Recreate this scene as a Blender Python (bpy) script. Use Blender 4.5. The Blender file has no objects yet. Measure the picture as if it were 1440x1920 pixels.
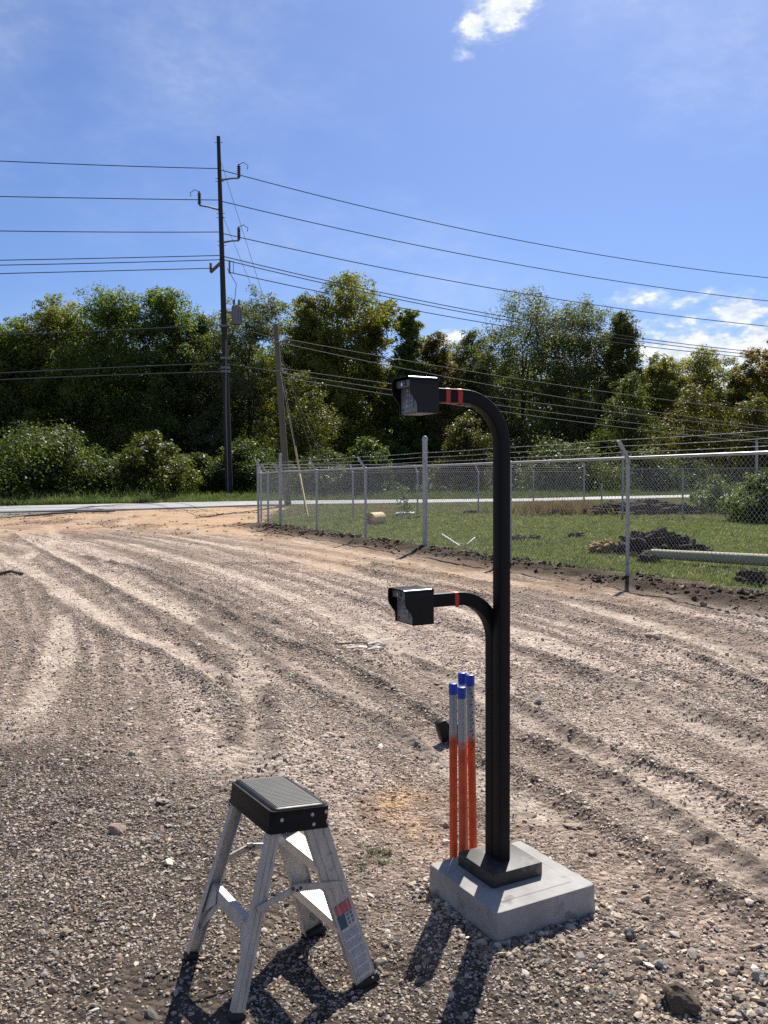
import bpy, bmesh, math, random
import numpy as np
from mathutils import Vector, Matrix, Euler, noise as mnoise
rad = math.radians
S = bpy.context.scene
COL = S.collection
RNG = np.random.default_rng(7)
random.seed(7)

# ------------------------------------------------------------------ camera, sky, sun, exposure
F, PITCH, ROLL, EYE = 1622.5, 0.0370, 0.0044, 1.65
cam = bpy.data.objects.new('camera', bpy.data.cameras.new('camera'))
COL.objects.link(cam)
cam.data.sensor_fit = 'VERTICAL'; cam.data.sensor_height = 36.0; cam.data.lens = F / 1920 * 36.0
cam.data.clip_start = 0.05; cam.data.clip_end = 3000
cam.matrix_world = Matrix.Translation((0, 0, EYE)) @ Matrix.Rotation(math.pi / 2 - PITCH, 4, 'X') @ Matrix.Rotation(-ROLL, 4, 'Z')
S.camera = cam
SUN_EL, SUN_AZ = rad(47.5), rad(16.0)          # azimuth: to the right of straight ahead (+Y)
sd = Vector((math.cos(SUN_EL) * math.sin(SUN_AZ), math.cos(SUN_EL) * math.cos(SUN_AZ), math.sin(SUN_EL)))
sun = bpy.data.objects.new('sun', bpy.data.lights.new('sun', 'SUN')); COL.objects.link(sun)
sun.data.energy = 5.0; sun.data.angle = rad(0.53); sun.data.color = (1.0, 0.94, 0.84)
sun.rotation_euler = sd.to_track_quat('Z', 'Y').to_euler(); sun.location = (0, 0, 30)
S.view_settings.view_transform = 'Standard'; S.view_settings.look = 'None'
S.view_settings.exposure = 0.85; S.view_settings.gamma = 1.0; S.view_settings.use_curve_mapping = False
S.render.engine = 'CYCLES'
S.cycles.max_bounces = 6; S.cycles.diffuse_bounces = 3; S.cycles.glossy_bounces = 3
S.cycles.transmission_bounces = 4; S.cycles.transparent_max_bounces = 4
S.cycles.use_denoising = False; S.cycles.sample_clamp_indirect = 6.0
S.cycles.use_adaptive_sampling = False

def ray(px, py):
    uu, vv = px - 720, py - 960
    c, s = math.cos(ROLL), math.sin(ROLL)
    u = uu * c - vv * s; v = uu * s + vv * c; up = -v / F
    return np.array([u / F, math.cos(PITCH) + up * math.sin(PITCH), -math.sin(PITCH) + up * math.cos(PITCH)])
def P(px, py, D):
    r = ray(px, py); return np.array([0, 0, EYE]) + r * D / r[1]
def base(y):
    y = np.asarray(y, float)
    s = np.minimum(y, 44) - 4; a = .0108 * (s + np.sqrt(s * s + 4)) / 2
    s = np.minimum(y, 42) - 28; return a + .018 * (s + np.sqrt(s * s + 9)) / 2 - .0025
def G(px, py):
    r = ray(px, py); lo, hi = .5, 300.
    for _ in range(50):
        m = (lo + hi) / 2
        if EYE + r[2] * m / r[1] > float(base(m)): lo = m
        else: hi = m
    return P(px, py, lo)

def new_world():
    W = bpy.data.worlds.new('World'); S.world = W; W.use_nodes = True
    nt = W.node_tree; nt.nodes.clear(); N = nt.nodes.new; L = nt.links.new
    out = N('ShaderNodeOutputWorld'); bg = N('ShaderNodeBackground'); L(bg.outputs[0], out.inputs[0])
    sky = N('ShaderNodeTexSky'); sky.sky_type = 'NISHITA'; sky.sun_disc = False
    sky.sun_elevation = SUN_EL; sky.sun_rotation = SUN_AZ
    sky.altitude = 100; sky.air_density = 1.0; sky.dust_density = 0.65; sky.ozone_density = 3.0
    STR = 0.056; bg.inputs['Strength'].default_value = STR
    tint = N('ShaderNodeMix'); tint.data_type = 'RGBA'; tint.blend_type = 'MULTIPLY'; tint.inputs[0].default_value = 1
    L(sky.outputs[0], tint.inputs[6]); tint.inputs[7].default_value = (0.70, 0.83, 1.13, 1)
    tc = N('ShaderNodeTexCoord')
    def math_(op, a, b=None, c=None, clamp=False):
        m = N('ShaderNodeMath'); m.operation = op; m.use_clamp = clamp
        for i, v in enumerate((a, b, c)):
            if v is None: continue
            if isinstance(v, (int, float)): m.inputs[i].default_value = v
            else: L(v, m.inputs[i])
        return m.outputs[0]
    def sstep(v, a, b):
        m = N('ShaderNodeMapRange'); m.interpolation_type = 'SMOOTHSTEP'; m.clamp = True
        L(v, m.inputs[0]); m.inputs[1].default_value = a; m.inputs[2].default_value = b
        return m.outputs[0]
    sep = N('ShaderNodeSeparateXYZ'); L(tc.outputs['Generated'], sep.inputs[0])
    mp = N('ShaderNodeMapping'); mp.inputs['Scale'].default_value = (1, 1, 2.0); L(tc.outputs['Generated'], mp.inputs[0])
    def nz(scale, det, rough=.55, off=None):
        n = N('ShaderNodeTexNoise'); n.inputs['Scale'].default_value = scale; n.inputs['Detail'].default_value = det
        n.inputs['Roughness'].default_value = rough; L(mp.outputs[0], n.inputs['Vector']); return n.outputs['Fac']
    big, fine = nz(14, 8, .62), nz(52, 8, .62)
    nmix = math_('ADD', math_('MULTIPLY', big, .5), math_('MULTIPLY', fine, .5))
    # low fair-weather cumulus band that goes round the horizon, thicker on the sunny side
    el = sep.outputs['Z']
    azm = sstep(sep.outputs['X'], .12, .34)
    band = math_('MULTIPLY', sstep(el, .185, .13), math_('ADD', math_('MULTIPLY', azm, .42), .22))
    acc = band
    # single clouds: direction, radius, weight
    blobs = [((938, 14), .050, 1.05, 1.0), ((972, 0), .034, .9, 1.0), ((893, 52), .032, .9, 1.0), ((866, 98), .020, .5, 1.8), ((1205, 560), .046, .62, 3.0), ((1290, 567), .028, .5, 2.6), ((1385, 584), .050, .95, 1.3), ((1335, 546), .020, .62, 2.2),
             ((1290, 602), .020, .6, 2), ((1425, 625), .05, .85, 1.7), ((1300, 655), .12, .95, 3.2), ((1440, 665), .11, .95, 2.8), ((1225, 660), .07, .8, 2.6), ((850, 632), .042, .8, 2.4), ((1270, 612), .03, .42, 2)]
    for (px, py), r, w, sq in blobs:
        d = Vector(ray(px, py)).normalized()
        v = N('ShaderNodeVectorMath'); v.operation = 'SUBTRACT'; L(tc.outputs['Generated'], v.inputs[0]); v.inputs[1].default_value = d
        v2 = N('ShaderNodeVectorMath'); v2.operation = 'MULTIPLY'; L(v.outputs[0], v2.inputs[0]); v2.inputs[1].default_value = (1, 1, sq)
        ln = N('ShaderNodeVectorMath'); ln.operation = 'LENGTH'; L(v2.outputs[0], ln.inputs[0])
        acc = math_('MAXIMUM', acc, math_('MULTIPLY', sstep(ln.outputs['Value'], r, 0.0), w))
    val = math_('ADD', acc, math_('MULTIPLY', math_('SUBTRACT', nmix, .5), 2.6))
    mask = math_('MINIMUM', math_('ADD', math_('MULTIPLY', sstep(val, .40, .74), .72), math_('MULTIPLY', sstep(val, .08, .50), .28)), math_('MULTIPLY', acc, 3.0), clamp=True)
    veil = math_('MULTIPLY', sstep(math_('ADD', nz(3.0, 6, .62), math_('MULTIPLY', sstep(el, .2, .55), .10)), .44, .9), .34)
    mask = math_('MAXIMUM', mask, veil)
    cc = N('ShaderNodeMix'); cc.data_type = 'RGBA'; L(sstep(nmix, .38, .62), cc.inputs[0])
    k = 1 / STR
    cc.inputs[6].default_value = (.38 * k, .43 * k, .51 * k, 1); cc.inputs[7].default_value = (.60 * k, .61 * k, .63 * k, 1)
    mx = N('ShaderNodeMix'); mx.data_type = 'RGBA'; L(mask, mx.inputs[0]); L(tint.outputs[2], mx.inputs[6]); L(cc.outputs[2], mx.inputs[7])
    L(mx.outputs[2], bg.inputs['Color'])
new_world()

# ------------------------------------------------------------------ helpers
def tag(o, label=None, cat=None, group=None, kind=None):
    if label: o['label'] = label
    if cat: o['category'] = cat
    if group: o['group'] = group
    if kind: o['kind'] = kind
    return o
def thing(name, label, cat, loc=(0, 0, 0), rot=(0, 0, 0), group=None):
    o = bpy.data.objects.new(name, None); COL.objects.link(o); o.location = loc; o.rotation_euler = rot
    o.empty_display_size = .1
    return tag(o, label, cat, group)
def link(name, me, m=None, parent=None):
    o = bpy.data.objects.new(name, me); COL.objects.link(o)
    if m is not None:
        if len(me.materials) == 0: me.materials.append(m)
    if parent is not None: o.parent = parent
    return o
def np_mesh(name, V, Fa, smooth=False):
    V = np.asarray(V, np.float32); Fa = np.asarray(Fa, np.int32); k = Fa.shape[1]
    me = bpy.data.meshes.new(name)
    me.vertices.add(len(V)); me.vertices.foreach_set('co', V.ravel())
    me.loops.add(Fa.size); me.loops.foreach_set('vertex_index', Fa.ravel())
    me.polygons.add(len(Fa)); me.polygons.foreach_set('loop_start', np.arange(0, Fa.size, k, dtype=np.int32))
    me.update(calc_edges=True)
    if smooth: me.polygons.foreach_set('use_smooth', np.ones(len(Fa), bool))
    return me
def attr(me, name, typ, data, dom='POINT'):
    a = me.attributes.new(name, typ, dom)
    a.data.foreach_set({'FLOAT': 'value', 'INT': 'value', 'FLOAT_VECTOR': 'vector', 'FLOAT_COLOR': 'color'}[typ], np.ascontiguousarray(data).ravel())

class B:
    """collects shapes into one bmesh"""
    def __init__(s): s.bm = bmesh.new()
    def box(s, c, size, rot=None, bev=0, seg=2):
        bm = bmesh.new(); bmesh.ops.create_cube(bm, size=1)
        bmesh.ops.scale(bm, vec=size, verts=bm.verts)
        if bev: bmesh.ops.bevel(bm, geom=bm.edges[:], offset=bev, segments=seg, affect='EDGES', profile=.5)
        M = Matrix.Translation(c) @ (rot.to_4x4() if rot is not None else Matrix.Identity(4))
        bmesh.ops.transform(bm, matrix=M, verts=bm.verts); s._add(bm); return s
    def _add(s, bm):
        me = bpy.data.meshes.new('tmp'); bm.to_mesh(me); bm.free(); s.bm.from_mesh(me); bpy.data.meshes.remove(me)
    def sweep(s, prof, pts, bi=None, cap=True, scale=None):
        """sweep a closed 2D profile along pts; bi = fixed binormal"""
        pts = [Vector(p) for p in pts]; rings = []; pn = None
        for i, p in enumerate(pts):
            t = ((pts[min(i + 1, len(pts) - 1)] - p).normalized() + (p - pts[max(i - 1, 0)]).normalized()).normalized()
            if bi is not None: b = Vector(bi).normalized(); n = b.cross(t).normalized(); b = t.cross(n)
            else:
                if pn is None:
                    a = Vector((0, 0, 1)) if abs(t.z) < .9 else Vector((1, 0, 0)); n = (a - t * a.dot(t)).normalized()
                else: n = (pn - t * pn.dot(t)).normalized()
                pn = n; b = t.cross(n)
            k = scale[i] if scale else 1
            rings.append([s.bm.verts.new(p + n * (x * k) + b * (y * k)) for x, y in prof])
        m = len(prof)
        for r0, r1 in zip(rings, rings[1:]):
            for j in range(m): s.bm.faces.new((r0[j], r0[(j + 1) % m], r1[(j + 1) % m], r1[j]))
        if cap: s.bm.faces.new(rings[0][::-1]); s.bm.faces.new(rings[-1])
        return s
    def tube(s, pts, r, sides=8, cap=True):
        if isinstance(r, (int, float)): r = [r] * len(pts)
        prof = [(math.cos(2 * math.pi * k / sides), math.sin(2 * math.pi * k / sides)) for k in range(sides)]
        return s.sweep(prof, pts, None, cap, r)
    def poly(s, pts, off):
        """extrude a planar polygon by a vector"""
        off = Vector(off); a = [s.bm.verts.new(Vector(p)) for p in pts]; b = [s.bm.verts.new(Vector(p) + off) for p in pts]
        n = len(a); s.bm.faces.new(a[::-1]); s.bm.faces.new(b)
        for i in range(n): s.bm.faces.new((a[i], a[(i + 1) % n], b[(i + 1) % n], b[i]))
        return s
    def lathe(s, prof, c=(0, 0, 0), n=16, rot=None):
        c = Vector(c); R = rot or Matrix.Identity(3); rings = []
        for r, z in prof: rings.append([s.bm.verts.new(c + R @ Vector((r * math.cos(2 * math.pi * k / n), r * math.sin(2 * math.pi * k / n), z))) for k in range(n)])
        for a, b in zip(rings, rings[1:]):
            for k in range(n): s.bm.faces.new((a[k], a[(k + 1) % n], b[(k + 1) % n], b[k]))
        s.bm.faces.new(rings[0][::-1]); s.bm.faces.new(rings[-1]); return s
    def build(s, name, m, parent=None, smooth=False, loc=None):
        bmesh.ops.recalc_face_normals(s.bm, faces=s.bm.faces)
        me = bpy.data.meshes.new(name); s.bm.to_mesh(me); s.bm.free()
        if smooth:
            me.polygons.foreach_set('use_smooth', np.ones(len(me.polygons), bool)); me.set_sharp_from_angle(angle=rad(38))
        o = link(name, me, m, parent)
        if loc is not None: o.location = loc
        return o
def prisms(P0, P1, r):
    """many thin three-sided rods as one mesh (arrays of end points)"""
    P0 = np.asarray(P0, float); P1 = np.asarray(P1, float); d = P1 - P0; d /= np.linalg.norm(d, axis=1)[:, None]
    a = np.where(np.abs(d[:, 2:3]) > .9, [[1., 0, 0]], [[0, 0, 1.]]); n = np.cross(d, a); n /= np.linalg.norm(n, axis=1)[:, None]; b = np.cross(d, n)
    V = []
    for Q in (P0, P1):
        for k in range(3): V.append(Q + r * (n * math.cos(2.0944 * k) + b * math.sin(2.0944 * k)))
    V = np.stack(V, 1).reshape(-1, 3); o = (np.arange(len(P0)) * 6)[:, None]
    Fq = np.concatenate([o + np.array([[k, (k + 1) % 3, 3 + (k + 1) % 3, 3 + k]]) for k in range(3)])
    return V, Fq

# value noise on arrays
_T = np.random.default_rng(3).random((256, 256))
def vn(x, y):
    xi = np.floor(x).astype(int); yi = np.floor(y).astype(int); fx = x - xi; fy = y - yi
    fx = fx * fx * (3 - 2 * fx); fy = fy * fy * (3 - 2 * fy)
    a = _T[xi & 255, yi & 255]; b = _T[(xi + 1) & 255, yi & 255]; c = _T[xi & 255, (yi + 1) & 255]; d = _T[(xi + 1) & 255, (yi + 1) & 255]
    return (a * (1 - fx) + b * fx) * (1 - fy) + (c * (1 - fx) + d * fx) * fy
def fbm(x, y, o=4):
    s = 0; a = .5; t = 0
    for k in range(o):
        s = s + a * vn(x * 2 ** k + 17.3 * k, y * 2 ** k + 9.1 * k); t += a; a *= .5
    return s / t
def ss(v, a, b):
    t = np.clip((v - a) / (b - a), 0, 1); return t * t * (3 - 2 * t)

# ------------------------------------------------------------------ materials
def nt_new(name):
    m = bpy.data.materials.new(name); m.use_nodes = True; nt = m.node_tree; nt.nodes.clear()
    return m, nt, nt.nodes.new, nt.links.new
def c4(c): return (*c, 1)
def pbr(name, c1, c2=None, scale=8, rough=.6, metal=0., bump=0., bscale=None, stretch=(1, 1, 1), spec=.5, detail=5, rvar=.1, spots=None):
    m, nt, N, L = nt_new(name)
    out = N('ShaderNodeOutputMaterial'); p = N('ShaderNodeBsdfPrincipled'); L(p.outputs[0], out.inputs[0])
    p.inputs['Metallic'].default_value = metal; p.inputs['Specular IOR Level'].default_value = spec
    tc = N('ShaderNodeTexCoord'); mp = N('ShaderNodeMapping'); mp.inputs['Scale'].default_value = stretch; L(tc.outputs['Object'], mp.inputs[0])
    n = N('ShaderNodeTexNoise'); n.inputs['Scale'].default_value = scale; n.inputs['Detail'].default_value = detail; n.inputs['Roughness'].default_value = .62; L(mp.outputs[0], n.inputs['Vector'])
    r = N('ShaderNodeValToRGB'); r.color_ramp.elements[0].position = .32; r.color_ramp.elements[1].position = .68
    r.color_ramp.elements[0].color = c4(c1); r.color_ramp.elements[1].color = c4(c2 or c1); L(n.outputs['Fac'], r.inputs[0])
    col = r.outputs[0]
    if spots:
        sc, amt, sp = spots; n2 = N('ShaderNodeTexNoise'); n2.inputs['Scale'].default_value = sp; n2.inputs['Detail'].default_value = 3; L(tc.outputs['Object'], n2.inputs['Vector'])
        r2 = N('ShaderNodeMapRange'); L(n2.outputs['Fac'], r2.inputs[0]); r2.inputs[1].default_value = amt; r2.inputs[2].default_value = amt + .08
        mx = N('ShaderNodeMix'); mx.data_type = 'RGBA'; L(r2.outputs[0], mx.inputs[0]); L(col, mx.inputs[6]); mx.inputs[7].default_value = c4(sc); col = mx.outputs[2]
    L(col, p.inputs['Base Color'])
    rr = N('ShaderNodeMapRange'); L(n.outputs['Fac'], rr.inputs[0]); rr.inputs[3].default_value = max(.05, rough - rvar); rr.inputs[4].default_value = min(1, rough + rvar); L(rr.outputs[0], p.inputs['Roughness'])
    if bump:
        b = N('ShaderNodeBump'); b.inputs['Strength'].default_value = 1; b.inputs['Distance'].default_value = bump
        n3 = N('ShaderNodeTexNoise'); n3.inputs['Scale'].default_value = bscale or scale * 3; n3.inputs['Detail'].default_value = 6; L(mp.outputs[0], n3.inputs['Vector'])
        L(n3.outputs['Fac'], b.inputs['Height']); L(b.outputs[0], p.inputs['Normal'])
    return m
def leaf_mat(name, trans=.35, rough=.42, gloss=.35):
    """leaf colour = object colour varied per leaf; lets some light through"""
    m, nt, N, L = nt_new(name)
    out = N('ShaderNodeOutputMaterial'); p = N('ShaderNodeBsdfPrincipled'); t = N('ShaderNodeBsdfTranslucent'); mx = N('ShaderNodeMixShader')
    oi = N('ShaderNodeObjectInfo'); a = N('ShaderNodeAttribute'); a.attribute_name = 'v'
    hs = N('ShaderNodeHueSaturation'); L(oi.outputs['Color'], hs.inputs['Color'])
    r = N('ShaderNodeMapRange'); L(a.outputs['Fac'], r.inputs[0]); r.inputs[3].default_value = .45; r.inputs[4].default_value = 1.55; L(r.outputs[0], hs.inputs['Value'])
    r2 = N('ShaderNodeMapRange'); L(a.outputs['Fac'], r2.inputs[0]); r2.inputs[3].default_value = .525; r2.inputs[4].default_value = .475; L(r2.outputs[0], hs.inputs['Hue'])
    L(hs.outputs[0], p.inputs['Base Color']); p.inputs['Roughness'].default_value = rough; p.inputs['Specular IOR Level'].default_value = gloss
    tn = N('ShaderNodeMix'); tn.data_type = 'RGBA'; tn.blend_type = 'MULTIPLY'; tn.inputs[0].default_value = 1; L(hs.outputs[0], tn.inputs[6]); tn.inputs[7].default_value = (1.5, 1.6, .5, 1)
    L(tn.outputs[2], t.inputs['Color'])
    mx.inputs[0].default_value = trans; L(p.outputs[0], mx.inputs[1]); L(t.outputs[0], mx.inputs[2]); L(mx.outputs[0], out.inputs[0])
    return m
M = {}
M['black_coat'] = pbr('black_powder_coat', (.006, .006, .0075), (.010, .009, .011), 40, .5, 0, .00015, 400, spec=.16)
M['housing'] = pbr('black_housing_paint', (.005, .005, .0065), (.008, .0075, .009), 40, .3, 0, .0001, 400, spec=.22)
M['cover'] = pbr('dusty_black_cover', (.016, .016, .017), (.045, .042, .039), 12, .58, 0, .00015, 400, spec=.4, spots=((.11, .095, .078), .58, 11))
M['black_plastic'] = pbr('black_plastic', (.008, .008, .009), (.014, .013, .014), 25, .4, 0, .0003, 220, spec=.16)
M['tread_pad'] = pbr('dusty_tread_pad', (.030, .031, .034), (.062, .061, .060), 14, .62, 0, .0003, 300)
M['face'] = pbr('grey_faceplate', (.20, .19, .175), (.26, .25, .23), 30, .42, .1)
M['key'] = pbr('worn_steel_keys', (.30, .32, .34), (.38, .40, .42), 60, .3, .6)
M['ink'] = pbr('dark_ink', (.02, .02, .022), (.03, .03, .03), 20, .6)
M['lens'] = pbr('lens_glass', (.01, .01, .012), (.012, .012, .014), 5, .08, 0, spec=1.0)
M['chrome'] = pbr('bright_steel', (.7, .7, .7), (.8, .8, .8), 20, .25, 1.0)
M['tape'] = pbr('red_tape', (.62, .025, .02), (.50, .02, .018), 30, .45, 0, .0006, 60)
M['concrete'] = pbr('concrete', (.24, .232, .22), (.37, .362, .35), 5, .9, 0, .0009, 45, spec=.15, spots=((.21, .195, .175), .62, 11))
M['alu'] = pbr('weathered_aluminium', (.42, .39, .35), (.58, .545, .50), 9, .5, .35, .0003, 120, (6, 6, .8), rvar=.1, spots=((.22, .19, .16), .70, 22))
M['alu_tread'] = pbr('aluminium_tread', (.66, .64, .60), (.76, .74, .70), 20, .38, .8, spots=((.35, .31, .26), .70, 30))
M['rubber'] = pbr('black_rubber', (.012, .012, .012), (.028, .026, .024), 30, .7)
M['label'] = pbr('worn_white_label', (.44, .43, .44), (.60, .59, .60), 40, .5)
M['label_red'] = pbr('faded_red_label', (.42, .07, .07), (.50, .14, .13), 40, .5)
M['label_blue'] = pbr('faded_blue_label', (.03, .07, .11), (.05, .10, .14), 40, .5)
M['galv'] = pbr('galvanised_steel', (.32, .33, .34), (.43, .44, .455), 25, .45, .4, spots=((.25, .255, .26), .6, 18))
M['dull_rail'] = pbr('weathered_rail', (.12, .125, .13), (.17, .175, .18), 12, .85, 0, spec=.1)
M['galv_wire'] = pbr('galvanised_wire', (.30, .31, .32), (.38, .39, .40), 4, .6, .2)
M['wood_dark'] = pbr('creosote_pole', (.018, .012, .010), (.038, .025, .020), 5, .75, 0, .01, 12, (3, 3, .25))
M['wood_grey'] = pbr('weathered_pole', (.085, .075, .06), (.15, .13, .105), 5, .85, 0, .008, 12, (3, 3, .25))
M['conductor'] = pbr('dark_cable', (.045, .047, .055), (.06, .062, .07), 2, .9, spec=.05)
M['conductor_light'] = pbr('bare_aluminium_cable', (.16, .16, .16), (.22, .22, .22), 2, .85, 0, spec=.1)
M['porcelain'] = pbr('brown_porcelain', (.05, .022, .016), (.07, .032, .024), 10, .25)
M['grey_paint'] = pbr('grey_painted_metal', (.14, .145, .15), (.19, .195, .20), 10, .6)
M['yellow'] = pbr('yellow_guy_guard', (.36, .26, .06), (.46, .34, .09), 6, .5)
M['cap_blue'] = pbr('blue_thread_cap', (.015, .045, .33), (.02, .06, .40), 20, .38)
M['asphalt'] = pbr('worn_asphalt', (.23, .23, .235), (.32, .318, .315), .5, .75, 0, .004, 30, (1, 2.4, 1), spec=.35, spots=((.17, .168, .165), .60, 1.3))
M['bark'] = pbr('bark', (.035, .028, .02), (.08, .066, .05), 3, .9, 0, .02, 9, (2, 2, .4))
M['leaf'] = leaf_mat('tree_leaves', .5, .55, .18); M['leaf_shrub'] = leaf_mat('shrub_leaves', .48, .5, .25); M['blade'] = leaf_mat('grass_blades', .38, .5, .3)
M['soil'] = pbr('dark_soil', (.034, .024, .018), (.090, .064, .046), 7, .95, 0, .02, 22, spec=.15)
M['straw'] = pbr('straw_and_clay', (.22, .14, .06), (.38, .26, .12), 12, .9, 0, .015, 40, spec=.2)
M['form_tube'] = pbr('tan_cardboard', (.56, .41, .22), (.66, .50, .29), 6, .8)
M['pale_wood'] = pbr('pale_stripped_wood', (.27, .255, .17), (.36, .335, .225), 4, .8, 0, .004, 20, (1, 1, 4))
M['white_scrap'] = pbr('white_pvc', (.70, .70, .68), (.80, .80, .78), 10, .4)
M['grey_scrap'] = pbr('dusty_sheet_metal', (.44, .40, .35), (.58, .53, .47), 18, .6, 0)
M['stick'] = pbr('dead_wood', (.06, .045, .035), (.12, .09, .07), 9, .9)
M['straw_stem'] = pbr('dry_stems', (.32, .24, .12), (.44, .34, .19), 9, .8)
def rock_mat(name, c1, c2, sc=14): return pbr(name, c1, c2, sc, .9, 0, .006, 55, spec=.2)
M['rock_pink'] = rock_mat('pink_sandstone', (.36, .24, .19), (.48, .36, .30))
M['rock_tan'] = rock_mat('tan_limestone', (.42, .34, .25), (.54, .45, .35))
M['rock_grey'] = rock_mat('grey_stone', (.20, .195, .19), (.31, .30, .29))
M['rock_dark'] = rock_mat('dark_clod', (.085, .066, .05), (.20, .155, .115))
M['rock_pale'] = rock_mat('pale_stone', (.46, .43, .39), (.60, .57, .52))

def gravel_mat():
    m, nt, N, L = nt_new('crushed_stone'); out = N('ShaderNodeOutputMaterial'); p = N('ShaderNodeBsdfPrincipled'); L(p.outputs[0], out.inputs[0])
    p.inputs['Roughness'].default_value = .85; p.inputs['Specular IOR Level'].default_value = .25
    a = N('ShaderNodeAttribute'); a.attribute_type = 'INSTANCER'; a.attribute_name = 'tone'
    L(a.outputs['Color'], p.inputs['Base Color'])
    return m
M['gravel'] = gravel_mat()
def ground_mat():
    m, nt, N, L = nt_new('bare_ground'); out = N('ShaderNodeOutputMaterial'); p = N('ShaderNodeBsdfPrincipled'); L(p.outputs[0], out.inputs[0])
    p.inputs['Roughness'].default_value = .95; p.inputs['Specular IOR Level'].default_value = .12
    a = N('ShaderNodeAttribute'); a.attribute_name = 'Col'; st = N('ShaderNodeAttribute'); st.attribute_name = 'stony'
    tc = N('ShaderNodeTexCoord')
    def vor(s):
        v = N('ShaderNodeTexVoronoi'); v.inputs['Scale'].default_value = s; v.inputs['Randomness'].default_value = 1; L(tc.outputs['Object'], v.inputs['Vector']); return v
    v1, v2 = vor(34), vor(13)
    n = N('ShaderNodeTexNoise'); n.inputs['Scale'].default_value = 55; n.inputs['Detail'].default_value = 8; n.inputs['Roughness'].default_value = .7; L(tc.outputs['Object'], n.inputs['Vector'])
    def sepv(v):
        s = N('ShaderNodeSeparateColor'); L(v.outputs['Color'], s.inputs[0]); return s.outputs[0]
    mm = N('ShaderNodeMath'); mm.operation = 'ADD'; L(sepv(v1), mm.inputs[0]); L(sepv(v2), mm.inputs[1])
    r = N('ShaderNodeMapRange'); L(mm.outputs[0], r.inputs[0]); r.inputs[2].default_value = 2; r.inputs[3].default_value = .42; r.inputs[4].default_value = 1.6
    r2 = N('ShaderNodeMapRange'); L(n.outputs['Fac'], r2.inputs[0]); r2.inputs[1].default_value = .25; r2.inputs[2].default_value = .75; r2.inputs[3].default_value = .68; r2.inputs[4].default_value = 1.32
    mxf = N('ShaderNodeMix'); mxf.data_type = 'FLOAT'; L(st.outputs['Fac'], mxf.inputs[0]); mxf.inputs[2].default_value = 1; L(r.outputs[0], mxf.inputs[3])
    mu = N('ShaderNodeMath'); mu.operation = 'MULTIPLY'; L(mxf.outputs[0], mu.inputs[0]); L(r2.outputs[0], mu.inputs[1])
    vm = N('ShaderNodeVectorMath'); vm.operation = 'SCALE'; L(a.outputs['Color'], vm.inputs[0]); L(mu.outputs[0], vm.inputs['Scale']); L(vm.outputs[0], p.inputs['Base Color'])
    h = N('ShaderNodeMath'); h.operation = 'MULTIPLY'; L(v1.outputs['Distance'], h.inputs[0]); L(st.outputs['Fac'], h.inputs[1])
    h2 = N('ShaderNodeMath'); h2.operation = 'MULTIPLY_ADD'; L(h.outputs[0], h2.inputs[0]); h2.inputs[1].default_value = -1.2; L(n.outputs['Fac'], h2.inputs[2])
    b = N('ShaderNodeBump'); b.inputs['Distance'].default_value = .022; L(h2.outputs[0], b.inputs['Height']); L(b.outputs[0], p.inputs['Normal'])
    return m

# ------------------------------------------------------------------ ground
THB = 0.4997
E1 = np.array([math.cos(THB), math.sin(THB)]); E2 = np.array([-math.sin(THB), math.cos(THB)])
BLK = np.array([.4855, 3.321]); BA = .458
FEET = [(-.45, 2.562, .020), (-.059, 2.821, -.029), (-.673, 2.915, .020), (-.271, 3.157, -.028)]
def gp(px): return np.array([G(*p)[:2] for p in px])
ROADN = gp([(-500, 975), (0, 962), (240, 957), (480, 949), (1000, 942), (1330, 934), (2100, 921)])
ROADF = gp([(-500, 961), (0, 951), (240, 946), (480, 941), (1000, 936.5), (1330, 928.5), (2100, 914)])
FA, FB = np.array([3.77, 13.38]), np.array([-3.05, 25.75])      # front fence line
FD = (FB - FA) / np.linalg.norm(FB - FA); FN = np.array([FD[1], -FD[0]])  # along, and towards the lawn
def fence_s(x, y): return (x - FA[0]) * FD[0] + (y - FA[1]) * FD[1]
def fence_d(x, y): return (x - FA[0]) * FN[0] + (y - FA[1]) * FN[1]
lanes = [[(-60, 1010), (50, 1065), (200, 1158), (310, 1212), (400, 1262), (520, 1330)], [(40, 1010), (150, 1060), (300, 1130), (470, 1215), (640, 1300), (800, 1400), (1000, 1530)],
         [(250, 1020), (420, 1070), (600, 1140), (780, 1230), (960, 1330), (1180, 1470), (1500, 1680)], [(300, 1000), (560, 1050), (800, 1120), (1000, 1200), (1250, 1320), (1560, 1480)],
         [(470, 1000), (700, 1040), (960, 1100), (1250, 1180), (1560, 1290)], [(110, 1100), (118, 1160), (112, 1230), (80, 1300), (20, 1380)], [(470, 1225), (482, 1340), (480, 1430), (455, 1520)],
         [(520, 985), (760, 1030), (1000, 1068), (1300, 1130), (1600, 1200)], [(90, 985), (105, 1010), (60, 1040), (-20, 1070)], [(230, 985), (245, 965), (250, 957)]]
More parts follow.
